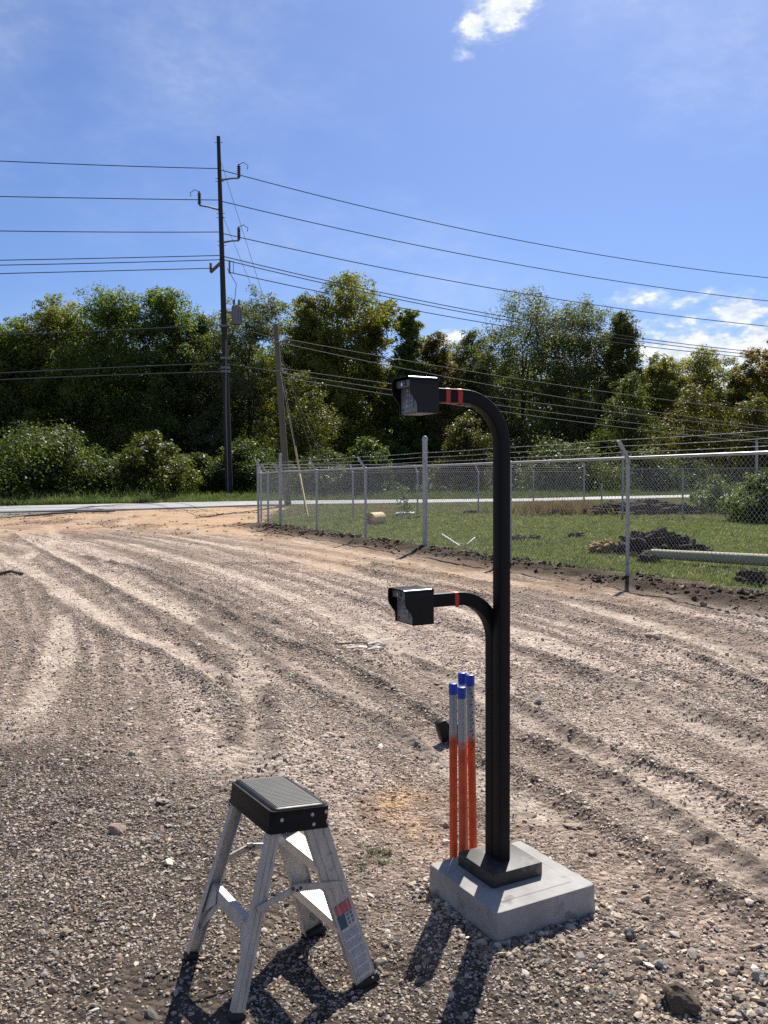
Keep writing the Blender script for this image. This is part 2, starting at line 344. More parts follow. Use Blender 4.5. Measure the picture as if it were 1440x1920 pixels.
ridges = [[(20, 1000), (90, 1040), (165, 1080), (260, 1135), (345, 1200), (425, 1250)], [(90, 1120), (165, 1170), (280, 1222), (395, 1288), (440, 1330)], [(230, 1060), (370, 1120), (500, 1190), (600, 1225), (720, 1285), (850, 1370)],
          [(380, 1160), (475, 1215), (575, 1280), (720, 1352), (800, 1410)], [(640, 1120), (800, 1165), (960, 1215), (1100, 1260), (1220, 1302), (1440, 1392), (1600, 1460)],
          [(760, 1230), (860, 1270), (970, 1320), (1070, 1375), (1195, 1432), (1330, 1490), (1560, 1600)], [(900, 1420), (1020, 1480), (1150, 1560), (1300, 1650), (1480, 1750)], [(700, 1060), (860, 1085), (1100, 1130), (1290, 1165), (1500, 1215)],
          [(480, 1030), (640, 1060), (800, 1095), (1000, 1140), (1240, 1215), (1500, 1320)], [(420, 1270), (445, 1340), (440, 1400)], [(510, 1290), (512, 1360), (520, 1420)], [(150, 1045), (260, 1070), (380, 1110), (520, 1170)],
          [(1000, 1390), (1120, 1450), (1260, 1530), (1440, 1640)]]
def dens(p, n=14):
    p = np.asarray(p); out = []
    q = np.vstack([2 * p[0] - p[1], p, 2 * p[-1] - p[-2]])
    for i in range(1, len(q) - 2):
        for t in np.linspace(0, 1, n, endpoint=False):
            a, b, c, d = q[i - 1:i + 3]; out.append(.5 * (2 * b + (c - a) * t + (2 * a - 5 * b + 4 * c - d) * t * t + (3 * b - a - 3 * c + d) * t ** 3))
    return np.array(out + [p[-1]])
LAN = [dens(gp(l)) for l in lanes]; RID = [dens(gp(l)) for l in ridges]
def pdist(x, y, pl):
    best = np.full(x.shape, 9.); sa = np.zeros(x.shape); acc = 0.
    lo = pl.min(0) - 1.2; hi = pl.max(0) + 1.2
    idx = np.where((x > lo[0]) & (x < hi[0]) & (y > lo[1]) & (y < hi[1]))[0]
    xs, ys = x[idx], y[idx]; bb = np.full(xs.shape, 9.); ba = np.zeros(xs.shape)
    for a, b in zip(pl[:-1], pl[1:]):
        d = b - a; l = math.hypot(*d)
        if l < 1e-6: continue
        t = np.clip(((xs - a[0]) * d[0] + (ys - a[1]) * d[1]) / (l * l), 0, 1)
        dd = np.hypot(xs - a[0] - t * d[0], ys - a[1] - t * d[1]); k = dd < bb
        bb = np.where(k, dd, bb); ba = np.where(k, acc + t * l, ba); acc += l
    best[idx] = bb; sa[idx] = ba
    return best, sa
REFL = dens(gp([(-160, 975), (60, 992), (180, 1008), (300, 1034), (440, 1078), (600, 1142), (780, 1232), (960, 1335), (1180, 1475), (1480, 1690), (1900, 2100)]), 5)
def sdist(x, y, pl):
    bb = np.full(x.shape, 1e9); ba = np.zeros(x.shape); sg = np.ones(x.shape); acc = 0.
    for a, b in zip(pl[:-1], pl[1:]):
        d = b - a; l = math.hypot(*d)
        if l < 1e-6: continue
        t = np.clip(((x - a[0]) * d[0] + (y - a[1]) * d[1]) / (l * l), 0, 1); ex = x - a[0] - t * d[0]; ey = y - a[1] - t * d[1]
        dd = ex * ex + ey * ey; k = dd < bb; bb = np.where(k, dd, bb); ba = np.where(k, acc + t * l, ba); sg = np.where(k, np.sign(d[0] * ey - d[1] * ex), sg); acc += l
    return np.sqrt(bb), ba, sg
def yroad(x, R): return np.interp(x, R[:, 0], R[:, 1])
def zones(x, y):
    """weights of the ground kinds and the fields the relief needs"""
    z = {}
    w = fbm(x * .9 + 5, y * .9, 4) - .5; w2 = fbm(x * 2.7, y * 2.7 + 40, 4) - .5
    fd = fence_d(x, y); fs = fence_s(x, y); L = 14.13
    inside = ss(fd + w * .5 + w2 * .4, .10, .45) * ss(-(fs - L) + 1.5 + w, -1.2, .6)
    # short return run of the fence, then the verge beside the road
    in2 = ss(x - np.maximum(-3.05 - (y - 25.75) * .40, -4.35) + w * .5, .1, .6) * ss(y, 25.2, 26.2)
    inside = np.maximum(inside, in2)
    z['grass'] = np.maximum(inside, ss(y - (yroad(x, ROADN) - 1.2 - 2.2 * ss(x, -6, -1)), 0, .8) * ss(x, -5.2, -3.8))
    z['grass'] = np.maximum(z['grass'], ss(y - yroad(x, ROADF), .3, .8))
    z['soil'] = np.exp(-((fd + .28 + w * .8) / .72) ** 2) * ss(fs, -14, -9) * ss(17 - fs, 0, 2)
    z['grav'] = ss(3.75 - .72 * x - y + w * 2.2, -.5, .7)
    z['clay'] = ss(y + w * 7 + np.clip(-x, 0, 20) * .10, 22.5, 27) + .75 * ss(fd + w * 3, -4.2, -1.2) * ss(y + w * 3, 9, 15)
    z['shoulder'] = ss(y - yroad(x, ROADN) + 2.2 + w * 1.5, -.5, .6) * ss(-x + w * 3, 10.5, 14)
    z['forest'] = ss(y - yroad(x, ROADF), 2.5, 5)
    ld = np.full(x.shape, 9.); ls = np.zeros(x.shape); rd = np.zeros(x.shape)
    for pl in LAN:
        d, s = pdist(x, y, pl); k = d < ld; ld = np.where(k, d, ld); ls = np.where(k, s, ls)
    for i, pl in enumerate(RID):
        d, s = pdist(x, y, pl); wid = .075 + .025 * math.sin(i * 2.1)
        rd = np.maximum(rd, np.exp(-((d + w2 * .08) / wid) ** 2) * (.35 + .9 * fbm(s * 2.3 + i * 7, s * 0 + i, 3)))
    wl = .135 + .05 * w
    z['lane'] = ss(wl - ld + .10 * w2, -.05, .06); z['ls'] = ls; z['ld'] = ld; z['ridge'] = rd
    z['w'], z['w2'] = w, w2
    dref, sref, side = sdist(x, y, REFL); v = dref * side
    z['streak'] = .5 * fbm(v * 2.6 + 1.0 * fbm(sref * .14, v * .3, 2), sref * .13, 4) + .5 * fbm(v * 9 + 1.5 * fbm(sref * .3, v * .4 + 8, 2), sref * .22 + 5, 3) - .5
    return z
def relief(x, y, z):
    yard = (1 - z['grass']) * ss(yroad(x, ROADN) - y, .2, 1.0)
    h = base(y).copy()
    h = h + (z['w'] * .05 + z['w2'] * .025) * (.35 + .65 * yard) * ss(yroad(x, ROADN) - y, .0, 2.0)
    fine = (fbm(x * 7, y * 7, 3) - .5) * .020 + (fbm(x * 24, y * 24, 1) - .5) * .005 * ss(5 - y, 0, 2)
    tread = np.sin(z['ls'] * 2 * math.pi / .13 + np.abs(z['ld']) * 14)
    on = ss(vn(z['ls'] * .35, z['ld'] * 0 + 3), .25, .5)
    h = h + yard * (fine + z['streak'] * .075 * ss(y, 3.4, 7) - z['lane'] * .016 + z['lane'] * tread * .0115 * on * (.3 + 1.4 * vn(x * 5, y * 5)) + z['ridge'] * .055 * ss(y, 2.2, 3.6))
    h = h + z['soil'] * (.05 + .16 * (fbm(x * 3.2, y * 3.2, 3) - .4))
    # calm ground under the pad and under the stool's feet
    k = ss(np.hypot(x - BLK[0], y - BLK[1]), .30, .62); h = h * k + (1 - k) * .004
    for fx, fy, fz in FEET:
        k = ss(np.hypot(x - fx, y - fy), .05, .24); h = h * k + (1 - k) * (fz - .004)
    return h

GRID = {}
def Z(x, y):
    """height of the ground sheet itself, interpolated on its own grid"""
    x = np.atleast_1d(np.asarray(x, float)); y = np.atleast_1d(np.asarray(y, float)); ys, s, H = GRID['ys'], GRID['s'], GRID['h']
    i = np.clip(np.searchsorted(ys, y) - 1, 0, len(ys) - 2); ty = (y - ys[i]) / (ys[i + 1] - ys[i]); q = x / np.sqrt(np.maximum(y, 0) ** 2 + 1.5)
    j = np.clip(np.searchsorted(s, q) - 1, 0, len(s) - 2); tx = (q - s[j]) / (s[j + 1] - s[j])
    h = (H[i, j] * (1 - tx) + H[i, j + 1] * tx) * (1 - ty) + (H[i + 1, j] * (1 - tx) + H[i + 1, j + 1] * tx) * ty
    return h if len(h) > 1 else float(h[0])
def make_ground():
    ys = [-30, -12, -5, -2, 0, .6]; yy = 1.0
    while yy < 46: ys.append(yy); yy *= 1.0051
    ys += [48, 52, 58, 66, 80, 110, 170, 300, 600, 1200]; ys = np.array(ys)
    sf = np.linspace(-.62, .62, 430); se = np.array([.66, .72, .8, .95, 1.2, 1.6, 2.4, 4, 8, 20])
    s = np.r_[-se[::-1], sf, se]; w = np.sqrt(np.maximum(ys, 0) ** 2 + 1.5)
    X = s[None] * w[:, None]; Y = np.repeat(ys[:, None], len(s), 1)
    x, y = X.ravel(), Y.ravel(); z = zones(x, y); h = relief(x, y, z)
    GRID.update(ys=ys, s=s, h=h.reshape(X.shape))
    nr, nc = X.shape; i = np.arange(nr * nc).reshape(nr, nc)
    Fq = np.stack([i[:-1, :-1], i[:-1, 1:], i[1:, 1:], i[1:, :-1]], -1).reshape(-1, 4)
    me = np_mesh('ground', np.c_[x, y, h], Fq, True)
    def mixc(c, t, w): w = np.clip(w, 0, 1)[:, None]; return c * (1 - w) + np.array(t)[None] * w
    c = np.repeat(np.array([[.300, .230, .188]]), len(x), 0)
    c = c * (1 + .5 * z['w'][:, None] + .25 * z['w2'][:, None])
    c = mixc(c, (.46, .372, .312), .75 * ss(z['streak'], .0, .12) * ss(y, 3, 5.5))
    c = mixc(c, (.165, .128, .10), .75 * ss(-z['streak'], .0, .11) * ss(y, 3, 5.5))
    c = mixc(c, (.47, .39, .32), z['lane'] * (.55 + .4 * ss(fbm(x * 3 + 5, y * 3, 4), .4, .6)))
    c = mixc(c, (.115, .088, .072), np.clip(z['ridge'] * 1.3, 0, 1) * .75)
    c = mixc(c, (.40, .275, .172), z['clay'] * .68 * (1 + 1.6 * z['w'] + 1.2 * z['streak']))
    c = mixc(c, (.19, .125, .08), np.clip(z['clay'], 0, 1) * .8 * ss(fbm(x * 1.1 + 70, y * .6, 5) + .5 * z['streak'], .50, .64))
    c = mixc(c, (.072, .057, .046), z['grav'] * .92)
    c = mixc(c, (.21, .19, .17), z['shoulder'])
    # marking-paint powder on the stones by the pad, and a faint red mark further out
    rx, ry, _ = G(770, 1522); c = mixc(c, (.44, .235, .080), .85 * np.exp(-(((x - rx) / .19) ** 2 + ((y - ry) / .30) ** 2)) * ss(z['w2'], -.25, .1))
    rx, ry, _ = G(528, 1058); c = mixc(c, (.62, .10, .08), .6 * np.exp(-(((x - rx) / .18) ** 2 + ((y - ry) / .35) ** 2)) * ss(z['w2'], -.1, .15))
    c = mixc(c, (.065, .046, .032), z['soil'] * 1.3 * ss(z['w2'] + .6 * z['w'], -.6, -.15))
    c = mixc(c, (.10, .118, .034), z['grass'])
    c = mixc(c, (.20, .155, .08), z['grass'] * .7 * ss(z['w'] + .15 * z['w2'], .06, .2) * ss(y, 24, 33))
    c = mixc(c, (.035, .036, .018), z['forest'])
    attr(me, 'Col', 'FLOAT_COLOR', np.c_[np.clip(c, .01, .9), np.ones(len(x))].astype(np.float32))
    stn = np.clip(1 - z['grass'] - z['soil'] * .8 - z['lane'] * .45, 0, 1) * (1 - .6 * np.clip(z['clay'], 0, 1))
    attr(me, 'stony', 'FLOAT', stn.astype(np.float32))
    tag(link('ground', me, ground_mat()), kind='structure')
make_ground()

def make_road():
    xs = np.linspace(-60, 75, 140); rows = []
    for t in np.linspace(0, 1, 9): rows.append(np.c_[xs, yroad(xs, ROADN) * (1 - t) + yroad(xs, ROADF) * t + .12 * (fbm(xs * .8, xs * 0 + t * 9, 3) - .5) * (t in (0, 1))])
    top = []
    for k, r in enumerate(rows): top.append(np.c_[r, base(r[:, 1]) + .05 + .04 * math.sin(k / 8 * math.pi)])
    ed0 = top[0].copy(); ed0[:, 2] -= .25; ed1 = top[-1].copy(); ed1[:, 2] -= .25
    V = np.array([ed0] + top + [ed1]); n, m = V.shape[:2]; i = np.arange(n * m).reshape(n, m)
    Fq = np.stack([i[:-1, :-1], i[:-1, 1:], i[1:, 1:], i[1:, :-1]], -1).reshape(-1, 4)
    tag(link('road', np_mesh('road', V.reshape(-1, 3), Fq, True), M['asphalt']), kind='structure')
make_road()

# ------------------------------------------------------------------ instanced scatter (gravel, grass)
def proto_collection(name, meshes, mat):
    c = bpy.data.collections.new(name)
    for k, me in enumerate(meshes):
        me.materials.append(mat); c.objects.link(bpy.data.objects.new('%s_%02d' % (name, k), me))
    return c
def scatter(name, pts, rot, scl, idx, coll, extra=None, kind='stuff'):
    me = bpy.data.meshes.new(name); me.vertices.add(len(pts)); me.vertices.foreach_set('co', np.asarray(pts, np.float32).ravel())
    attr(me, 'rot', 'FLOAT_VECTOR', np.asarray(rot, np.float32)); attr(me, 'scl', 'FLOAT_VECTOR', np.asarray(scl, np.float32)); attr(me, 'idx', 'INT', np.asarray(idx, np.int32))
    for k, v in (extra or {}).items(): attr(me, k, 'FLOAT_COLOR', np.asarray(v, np.float32))
    ng = bpy.data.node_groups.new(name + '_scatter', 'GeometryNodeTree')
    ng.interface.new_socket('Geometry', in_out='INPUT', socket_type='NodeSocketGeometry'); ng.interface.new_socket('Geometry', in_out='OUTPUT', socket_type='NodeSocketGeometry')
    N = ng.nodes.new; L = ng.links.new; gi = N('NodeGroupInput'); go = N('NodeGroupOutput')
    ip = N('GeometryNodeInstanceOnPoints'); ci = N('GeometryNodeCollectionInfo'); ci.inputs['Collection'].default_value = coll
    ci.inputs['Separate Children'].default_value = True; ci.inputs['Reset Children'].default_value = True
    def na(n, t):
        a = N('GeometryNodeInputNamedAttribute'); a.data_type = t; a.inputs['Name'].default_value = n
        return next(o for o in a.outputs if o.enabled and o.name == 'Attribute')
    e2r = N('FunctionNodeEulerToRotation'); L(na('rot', 'FLOAT_VECTOR'), e2r.inputs[0])
    L(gi.outputs[0], ip.inputs['Points']); L(ci.outputs[0], ip.inputs['Instance']); ip.inputs['Pick Instance'].default_value = True
    L(na('idx', 'INT'), ip.inputs['Instance Index']); L(e2r.outputs[0], ip.inputs['Rotation']); L(na('scl', 'FLOAT_VECTOR'), ip.inputs['Scale'])
    L(ip.outputs[0], go.inputs[0])
    o = link(name, me); md = o.modifiers.new('scatter', 'NODES'); md.node_group = ng
    return tag(o, kind=kind)
def stone_mesh(rng, sub=1, rough=.38, flat=None, name='stone'):
    bm = bmesh.new(); bmesh.ops.create_icosphere(bm, subdivisions=sub, radius=1)
    off = Vector(rng.uniform(-50, 50, 3)); f = flat or (rng.uniform(.75, 1.2), rng.uniform(.6, .95), rng.uniform(.32, .62))
    # chop with a few random planes so faces read as broken stone
    pl = [(Vector(rng.normal(size=3)).normalized(), rng.uniform(.55, .85)) for _ in range(7)]
    for v in bm.verts:
        p = v.co.copy()
        for n, d in pl:
            k = p.dot(n)
            if k > d: p -= n * (k - d)
        p *= 1 + rough * (mnoise.noise(p * 1.1 + off)) + .10 * mnoise.noise(p * 4 + off)
        v.co = Vector((p.x * f[0], p.y * f[1], p.z * f[2]))
    me = bpy.data.meshes.new(name); bm.to_mesh(me); bm.free(); return me
def stone_tone(rng, grav, n):
    g = np.array([[.17, .165, .16], [.26, .25, .245], [.35, .33, .31], [.46, .43, .40], [.12, .105, .095], [.30, .255, .21], [.40, .34, .28], [.24, .19, .155]])
    t = np.array([[.42, .345, .265], [.34, .27, .205], [.50, .43, .35], [.27, .205, .155], [.56, .50, .43], [.20, .155, .12], [.38, .33, .29], [.46, .36, .25]])
    i = rng.integers(0, 8, n); c = np.where((rng.random(n) < grav)[:, None], g[i] * np.array([.90, .83, .76]), t[i] * .96) * rng.uniform(.8, 1.2, (n, 1))
    return np.c_[np.clip(c, .03, .8), np.ones(n)]
STONES = proto_collection('gravel_stone', [stone_mesh(RNG) for _ in range(12)], M['gravel'])
def make_gravel():
    rng = np.random.default_rng(11); PX = []; SC = []
    def cand(n, d0, d1, s0, s1, pw, fun):
        d = np.sqrt(rng.uniform(d0 ** 2, d1 ** 2, n)); x = rng.uniform(-1, 1, n) * (.56 * (d + .6) + 1.3); s = s0 + (s1 - s0) * rng.random(n) ** pw
        z = zones(x, d); yard = (1 - z['grass']) * (1 - .85 * np.clip(z['soil'], 0, 1)) * ss(yroad(x, ROADN) - d, .3, .8); k = rng.random(n) < fun(x, d, z) * yard
        k &= ~((np.abs((x - BLK[0]) * E1[0] + (d - BLK[1]) * E1[1]) < BA / 2 - .005) & (np.abs((x - BLK[0]) * E2[0] + (d - BLK[1]) * E2[1]) < BA / 2 - .005))
        for fx, fy, _ in FEET: k &= np.hypot(x - fx, d - fy) > .035
        x, d, s = x[k], d[k], s[k]; zz = {a: b[k] for a, b in z.items()}
        PX.append((x, d, s, zz))
    patch = lambda x, d, z: fbm(x * 1.7 + 9, d * 1.7, 3)
    cand(390000, 1.5, 6.5, .0029, .0092, 1.8, lambda x, d, z: np.clip(.22 + .9 * z['grav'] * ss(patch(x * 1.3 + 60, d * 1.3, z), .28, .5) + .4 * ss(patch(x, d, z), .48, .66), .08, 1) * (1 - .6 * z['lane'] * (1 - .8 * z['grav'])))
    cand(82000, 1.5, 7.5, .008, .017, 2.6, lambda x, d, z: np.clip(.16 + .5 * z['grav'] * ss(patch(x, d, z), .3, .6) + .55 * ss(patch(x + 30, d, z), .52, .66) + .5 * z['ridge'], .03, 1) * (1 - .75 * z['lane'] * (1 - .6 * z['grav'])))
    cand(10500, 1.6, 9, .014, .031, 3.0, lambda x, d, z: np.clip(.09 + .35 * ss(patch(x + 30, d, z), .54, .68) + .45 * z['ridge'] * (d > 3) + .15 * (x > .6) * (d < 3.2), 0, 1) * (1 - .95 * z['lane']))
    cand(240000, 6, 16, .007, .017, 2.0, lambda x, d, z: np.clip(.30 + .55 * z['ridge'] + .5 * ss(patch(x, d, z), .5, .7) - .7 * z['clay'], .0, 1) * (1 - .7 * z['lane']))
    cand(18000, 6, 18, .014, .032, 2.4, lambda x, d, z: np.clip(.06 + .7 * z['ridge'] + .2 * ss(patch(x, d, z), .55, .7), 0, 1) * (1 - .95 * z['lane']))
    cand(20000, 15, 24, .010, .024, 2.2, lambda x, d, z: np.clip(.25 * (1 - z['clay']) + .5 * ss(patch(x, d, z), .45, .65) + .5 * z['ridge'] - .9 * z['clay'], .0, 1))
    cand(26000, 21, 40, .018, .055, 3.0, lambda x, d, z: np.clip(z['clay'], 0, 1) * .8 * ss(fbm(x * 1.1 + 70, d * .6, 5) + .5 * z['streak'], .44, .62))
    x = np.concatenate([p[0] for p in PX]); y = np.concatenate([p[1] for p in PX]); s = np.concatenate([p[2] for p in PX]); g = np.concatenate([p[3]['grav'] for p in PX]); cl = np.concatenate([p[3]['clay'] for p in PX])
    # stones heaped loosely round the pad
    n = 900; a = rng.uniform(-BA / 2 - .09, BA / 2 + .09, n); b = rng.choice([-1, 1], n) * (BA / 2 + rng.random(n) ** 1.5 * .09 + .008); sw = rng.random(n) < .5
    qa = np.where(sw, a, b); qb = np.where(sw, b, a); x = np.r_[x, BLK[0] + qa * E1[0] + qb * E2[0]]; y = np.r_[y, BLK[1] + qa * E1[1] + qb * E2[1]]
    s = np.r_[s, .006 + .016 * rng.random(n) ** 2]; g = np.r_[g, np.full(n, .6)]; cl = np.r_[cl, np.zeros(n)]
    n = 420; qx, qy, _ = G(1400, 1885); x = np.r_[x, qx + rng.normal(0, .17, n)]; y = np.r_[y, qy + rng.normal(0, .12, n)]; s = np.r_[s, (.006 + .018 * rng.random(n) ** 2.6)]; g = np.r_[g, np.full(n, .45)]; cl = np.r_[cl, np.zeros(n)]
    n = len(x); z = np.concatenate([Z(x[i:i + 60000], y[i:i + 60000]) for i in range(0, n, 60000)])
    tone = stone_tone(rng, np.clip(g * .85 + .08, 0, 1), n)
    rx, ry, _ = G(770, 1522); w = .9 * np.exp(-(((x - rx) / .19) ** 2 + ((y - ry) / .30) ** 2)) * (rng.random(n) < .8); tone[:, :3] = tone[:, :3] * (1 - w[:, None]) + np.array([.46, .25, .09]) * w[:, None]
    w = np.clip(cl, 0, 1) * .5; w = np.where(y > 21, .85, w); br = rng.uniform(.35, 1.0, n)[:, None]; tone[:, :3] = tone[:, :3] * (1 - w[:, None]) + np.array([.36, .24, .145]) * br * w[:, None]
    scl = s[:, None] * rng.uniform(.8, 1.2, (n, 3)); rot = np.c_[rng.normal(0, .35, n), rng.normal(0, .35, n), rng.uniform(0, 6.28, n)]
    scatter('gravel', np.c_[x, y, z + s * .17], rot, scl, rng.integers(0, 12, n), STONES, {'tone': tone})
make_gravel()

def soil_clods():
    rng = np.random.default_rng(5); n = 6500; s = rng.uniform(-8, 14.6, n); d = rng.normal(-.22, .34, n)
    x = FA[0] + s * FD[0] + d * FN[0]; y = FA[1] + s * FD[1] + d * FN[1]; k = fbm(x * 1.3 + 3, y * 1.3, 3) > .42; x, y = x[k], y[k]; n = len(x)
    sz = .012 + .055 * rng.random(n) ** 4
    tone = np.array([.055, .040, .028]) * rng.uniform(.6, 1.7, (n, 1)) + rng.choice([0, 1], n, p=[.88, .12])[:, None] * np.array([.22, .13, .06])
    scatter('loose_soil', np.c_[x, y, Z(x, y) + sz * .2], np.c_[rng.normal(0, .5, (n, 2)), rng.uniform(0, 6.28, n)], sz[:, None] * rng.uniform(.8, 1.2, (n, 3)), rng.integers(0, 12, n), STONES, {'tone': np.c_[tone, np.ones(n)]})
soil_clods()

def blades_mesh(rng, n, h, spread, w, lean):
    a = rng.uniform(0, 6.28, n); b = rng.uniform(0, 6.28, n); r = spread * np.sqrt(rng.random(n)); p = np.c_[r * np.cos(a), r * np.sin(a), np.zeros(n)]
    hh = h * rng.uniform(.5, 1.15, n); d = np.c_[np.cos(b), np.sin(b), np.zeros(n)]; sd_ = np.c_[-np.sin(b), np.cos(b), np.zeros(n)] * w; l = lean * rng.uniform(.3, 1.4, n)
    m = p + d * (l * hh * .35)[:, None] + np.c_[np.zeros((n, 2)), hh * .6]; t = p + d * (l * hh)[:, None] + np.c_[np.zeros((n, 2)), hh]
    V = np.stack([p - sd_, p + sd_, m + sd_ * .75, m - sd_ * .75, t - sd_ * .12, t + sd_ * .12], 1).reshape(-1, 3); o = (np.arange(n) * 6)[:, None]
    Fq = np.concatenate([o + [[0, 1, 2, 3]], o + [[3, 2, 5, 4]]]); me = np_mesh('tuft', V, Fq); attr(me, 'v', 'FLOAT', np.repeat(rng.random(n), 6).astype(np.float32)); return me
def grass_mat():
    m, nt, N, L = nt_new('grass_tufts'); out = N('ShaderNodeOutputMaterial'); p = N('ShaderNodeBsdfPrincipled'); t = N('ShaderNodeBsdfTranslucent'); mx = N('ShaderNodeMixShader')
    a = N('ShaderNodeAttribute'); a.attribute_type = 'INSTANCER'; a.attribute_name = 'tone'; L(a.outputs['Color'], p.inputs['Base Color']); L(a.outputs['Color'], t.inputs['Color'])
    p.inputs['Roughness'].default_value = .5; p.inputs['Specular IOR Level'].default_value = .3; mx.inputs[0].default_value = .5; L(p.outputs[0], mx.inputs[1]); L(t.outputs[0], mx.inputs[2]); L(mx.outputs[0], out.inputs[0]); return m
TUFTS = proto_collection('grass_tuft', [blades_mesh(RNG, 16, 1.0, .55, .035, .6) for _ in range(6)], grass_mat())
def tones(rng, n, cols, p): return np.c_[np.array(cols)[rng.choice(len(cols), n, p=p)] * rng.uniform(.75, 1.25, (n, 1)), np.ones(n)]
GRASS = [(.15, .19, .042), (.19, .225, .052), (.11, .155, .040), (.29, .26, .11)]
def make_grass():
    rng = np.random.default_rng(21)
    n = 95000; y = 8 + 36 * rng.random(n) ** .8; x = rng.uniform(-6, .56, n) * 1.0; x = np.where(rng.random(n) < 1, rng.uniform(-.22, .58, n) * y, x)
    z = zones(x, y); k = (rng.random(n) < z['grass'] * (1 - .8 * np.clip(z['soil'], 0, 1))) & (y < yroad(x, ROADN) - .1); x, y, w = x[k], y[k], z['w'][k]; n = len(x)
    h = rng.uniform(.04, .08, n) * (1 + .8 * (rng.random(n) < .04)); tone = tones(rng, n, GRASS, [.4, .3, .22, .08])
    dry = (ss(w, .05, .2) * ss(y, 24, 33) > rng.random(n) * 1.2)[:, None]; tone[:, :3] = np.where(dry, np.array([.24, .18, .08]) * rng.uniform(.7, 1.2, (n, 1)), tone[:, :3])
    o = scatter('lawn_grass', np.c_[x, y, Z(x, y) - .004], np.c_[rng.normal(0, .15, (n, 2)), rng.uniform(0, 6.28, n)], np.c_[h * 1.6, h * 1.6, h], rng.integers(0, 6, n), TUFTS, {'tone': tone})
    n = 16000; x = rng.uniform(-34, 42, n); yf = yroad(x, ROADF); d = rng.random(n) ** 1.3 * 3.2; y = yf + .25 + d; h = rng.uniform(.10, .24, n) * (1 + .9 * ss(d, .8, 2.5)) * (1 + .5 * (x < -11))
    tone = tones(rng, n, [(.10, .15, .03), (.13, .18, .045), (.07, .11, .03), (.20, .18, .08)], [.4, .3, .2, .1])
    scatter('verge_grass', np.c_[x, y, base(y) - .01], np.c_[rng.normal(0, .2, (n, 2)), rng.uniform(0, 6.28, n)], np.c_[h * .9, h * .9, h], rng.integers(0, 6, n), TUFTS, {'tone': tone})
    # dry weeds at the back of the lawn, in front of the earth bank
    n = 700; x = rng.normal(6.6, .9, n); y = rng.normal(32.0, .6, n); h = rng.uniform(.15, .5, n)
    scatter('dry_weeds', np.c_[x, y, base(y)], np.c_[rng.normal(0, .25, (n, 2)), rng.uniform(0, 6.28, n)], np.c_[h * .6, h * .6, h], rng.integers(0, 6, n), TUFTS, {'tone': tones(rng, n, [(.20, .15, .07), (.14, .12, .05), (.10, .07, .045)], [.5, .3, .2])})
    # a few green sprigs by the stool
    gx, gy, _ = G(700, 1605); n = 26; x = rng.normal(gx, .05, n); y = rng.normal(gy, .07, n); h = rng.uniform(.012, .03, n)
    scatter('weed_sprigs', np.c_[x, y, Z(x, y)], np.c_[rng.normal(0, .2, (n, 2)), rng.uniform(0, 6.28, n)], np.c_[h * 1.5, h * 1.5, h], rng.integers(0, 6, n), TUFTS, {'tone': tones(rng, n, [(.06, .10, .03), (.09, .12, .04)], [.5, .5])})
make_grass()

# ------------------------------------------------------------------ trees and shrubs
def leaves(rng, C, nrm, size, v, asp=.62, tri=False):
    n = len(C); t = rng.normal(size=(n, 3)); t -= nrm * (t * nrm).sum(1)[:, None]; t /= np.linalg.norm(t, axis=1)[:, None]; b = np.cross(nrm, t); s = size[:, None]
    V = np.stack([C - t * s * .55, C + b * s * asp * .5 - nrm * s * .12 - t * s * .05, C + t * s * .55, C - b * s * asp * .5 - nrm * s * .12 - t * s * .05], 1).reshape(-1, 3)
    if tri: return np.stack([C - t * s * .6 - b * s * asp * .1, C + b * s * asp * .62 - nrm * s * .1, C + t * s * .6 - b * s * asp * .25], 1).reshape(-1, 3), np.arange(3 * n).reshape(n, 3), np.repeat(v, 3)
    Fq = np.arange(4 * n).reshape(n, 4); return V, Fq, np.repeat(v, 4)
def env(shape, t):
    if shape == 'broad': return np.sqrt(np.clip(1 - ((t - .42) / .64) ** 2, 0, 1))
    if shape == 'cone': return np.clip(1.02 - t, 0, 1) ** .75 * ss(t, -.25, .12)
    if shape == 'column': return np.clip(1 - ((t - .45) / .62) ** 4, 0, 1) ** .6
    return np.sqrt(np.clip(1 - t * t, 0, 1))            # dome, for shrubs
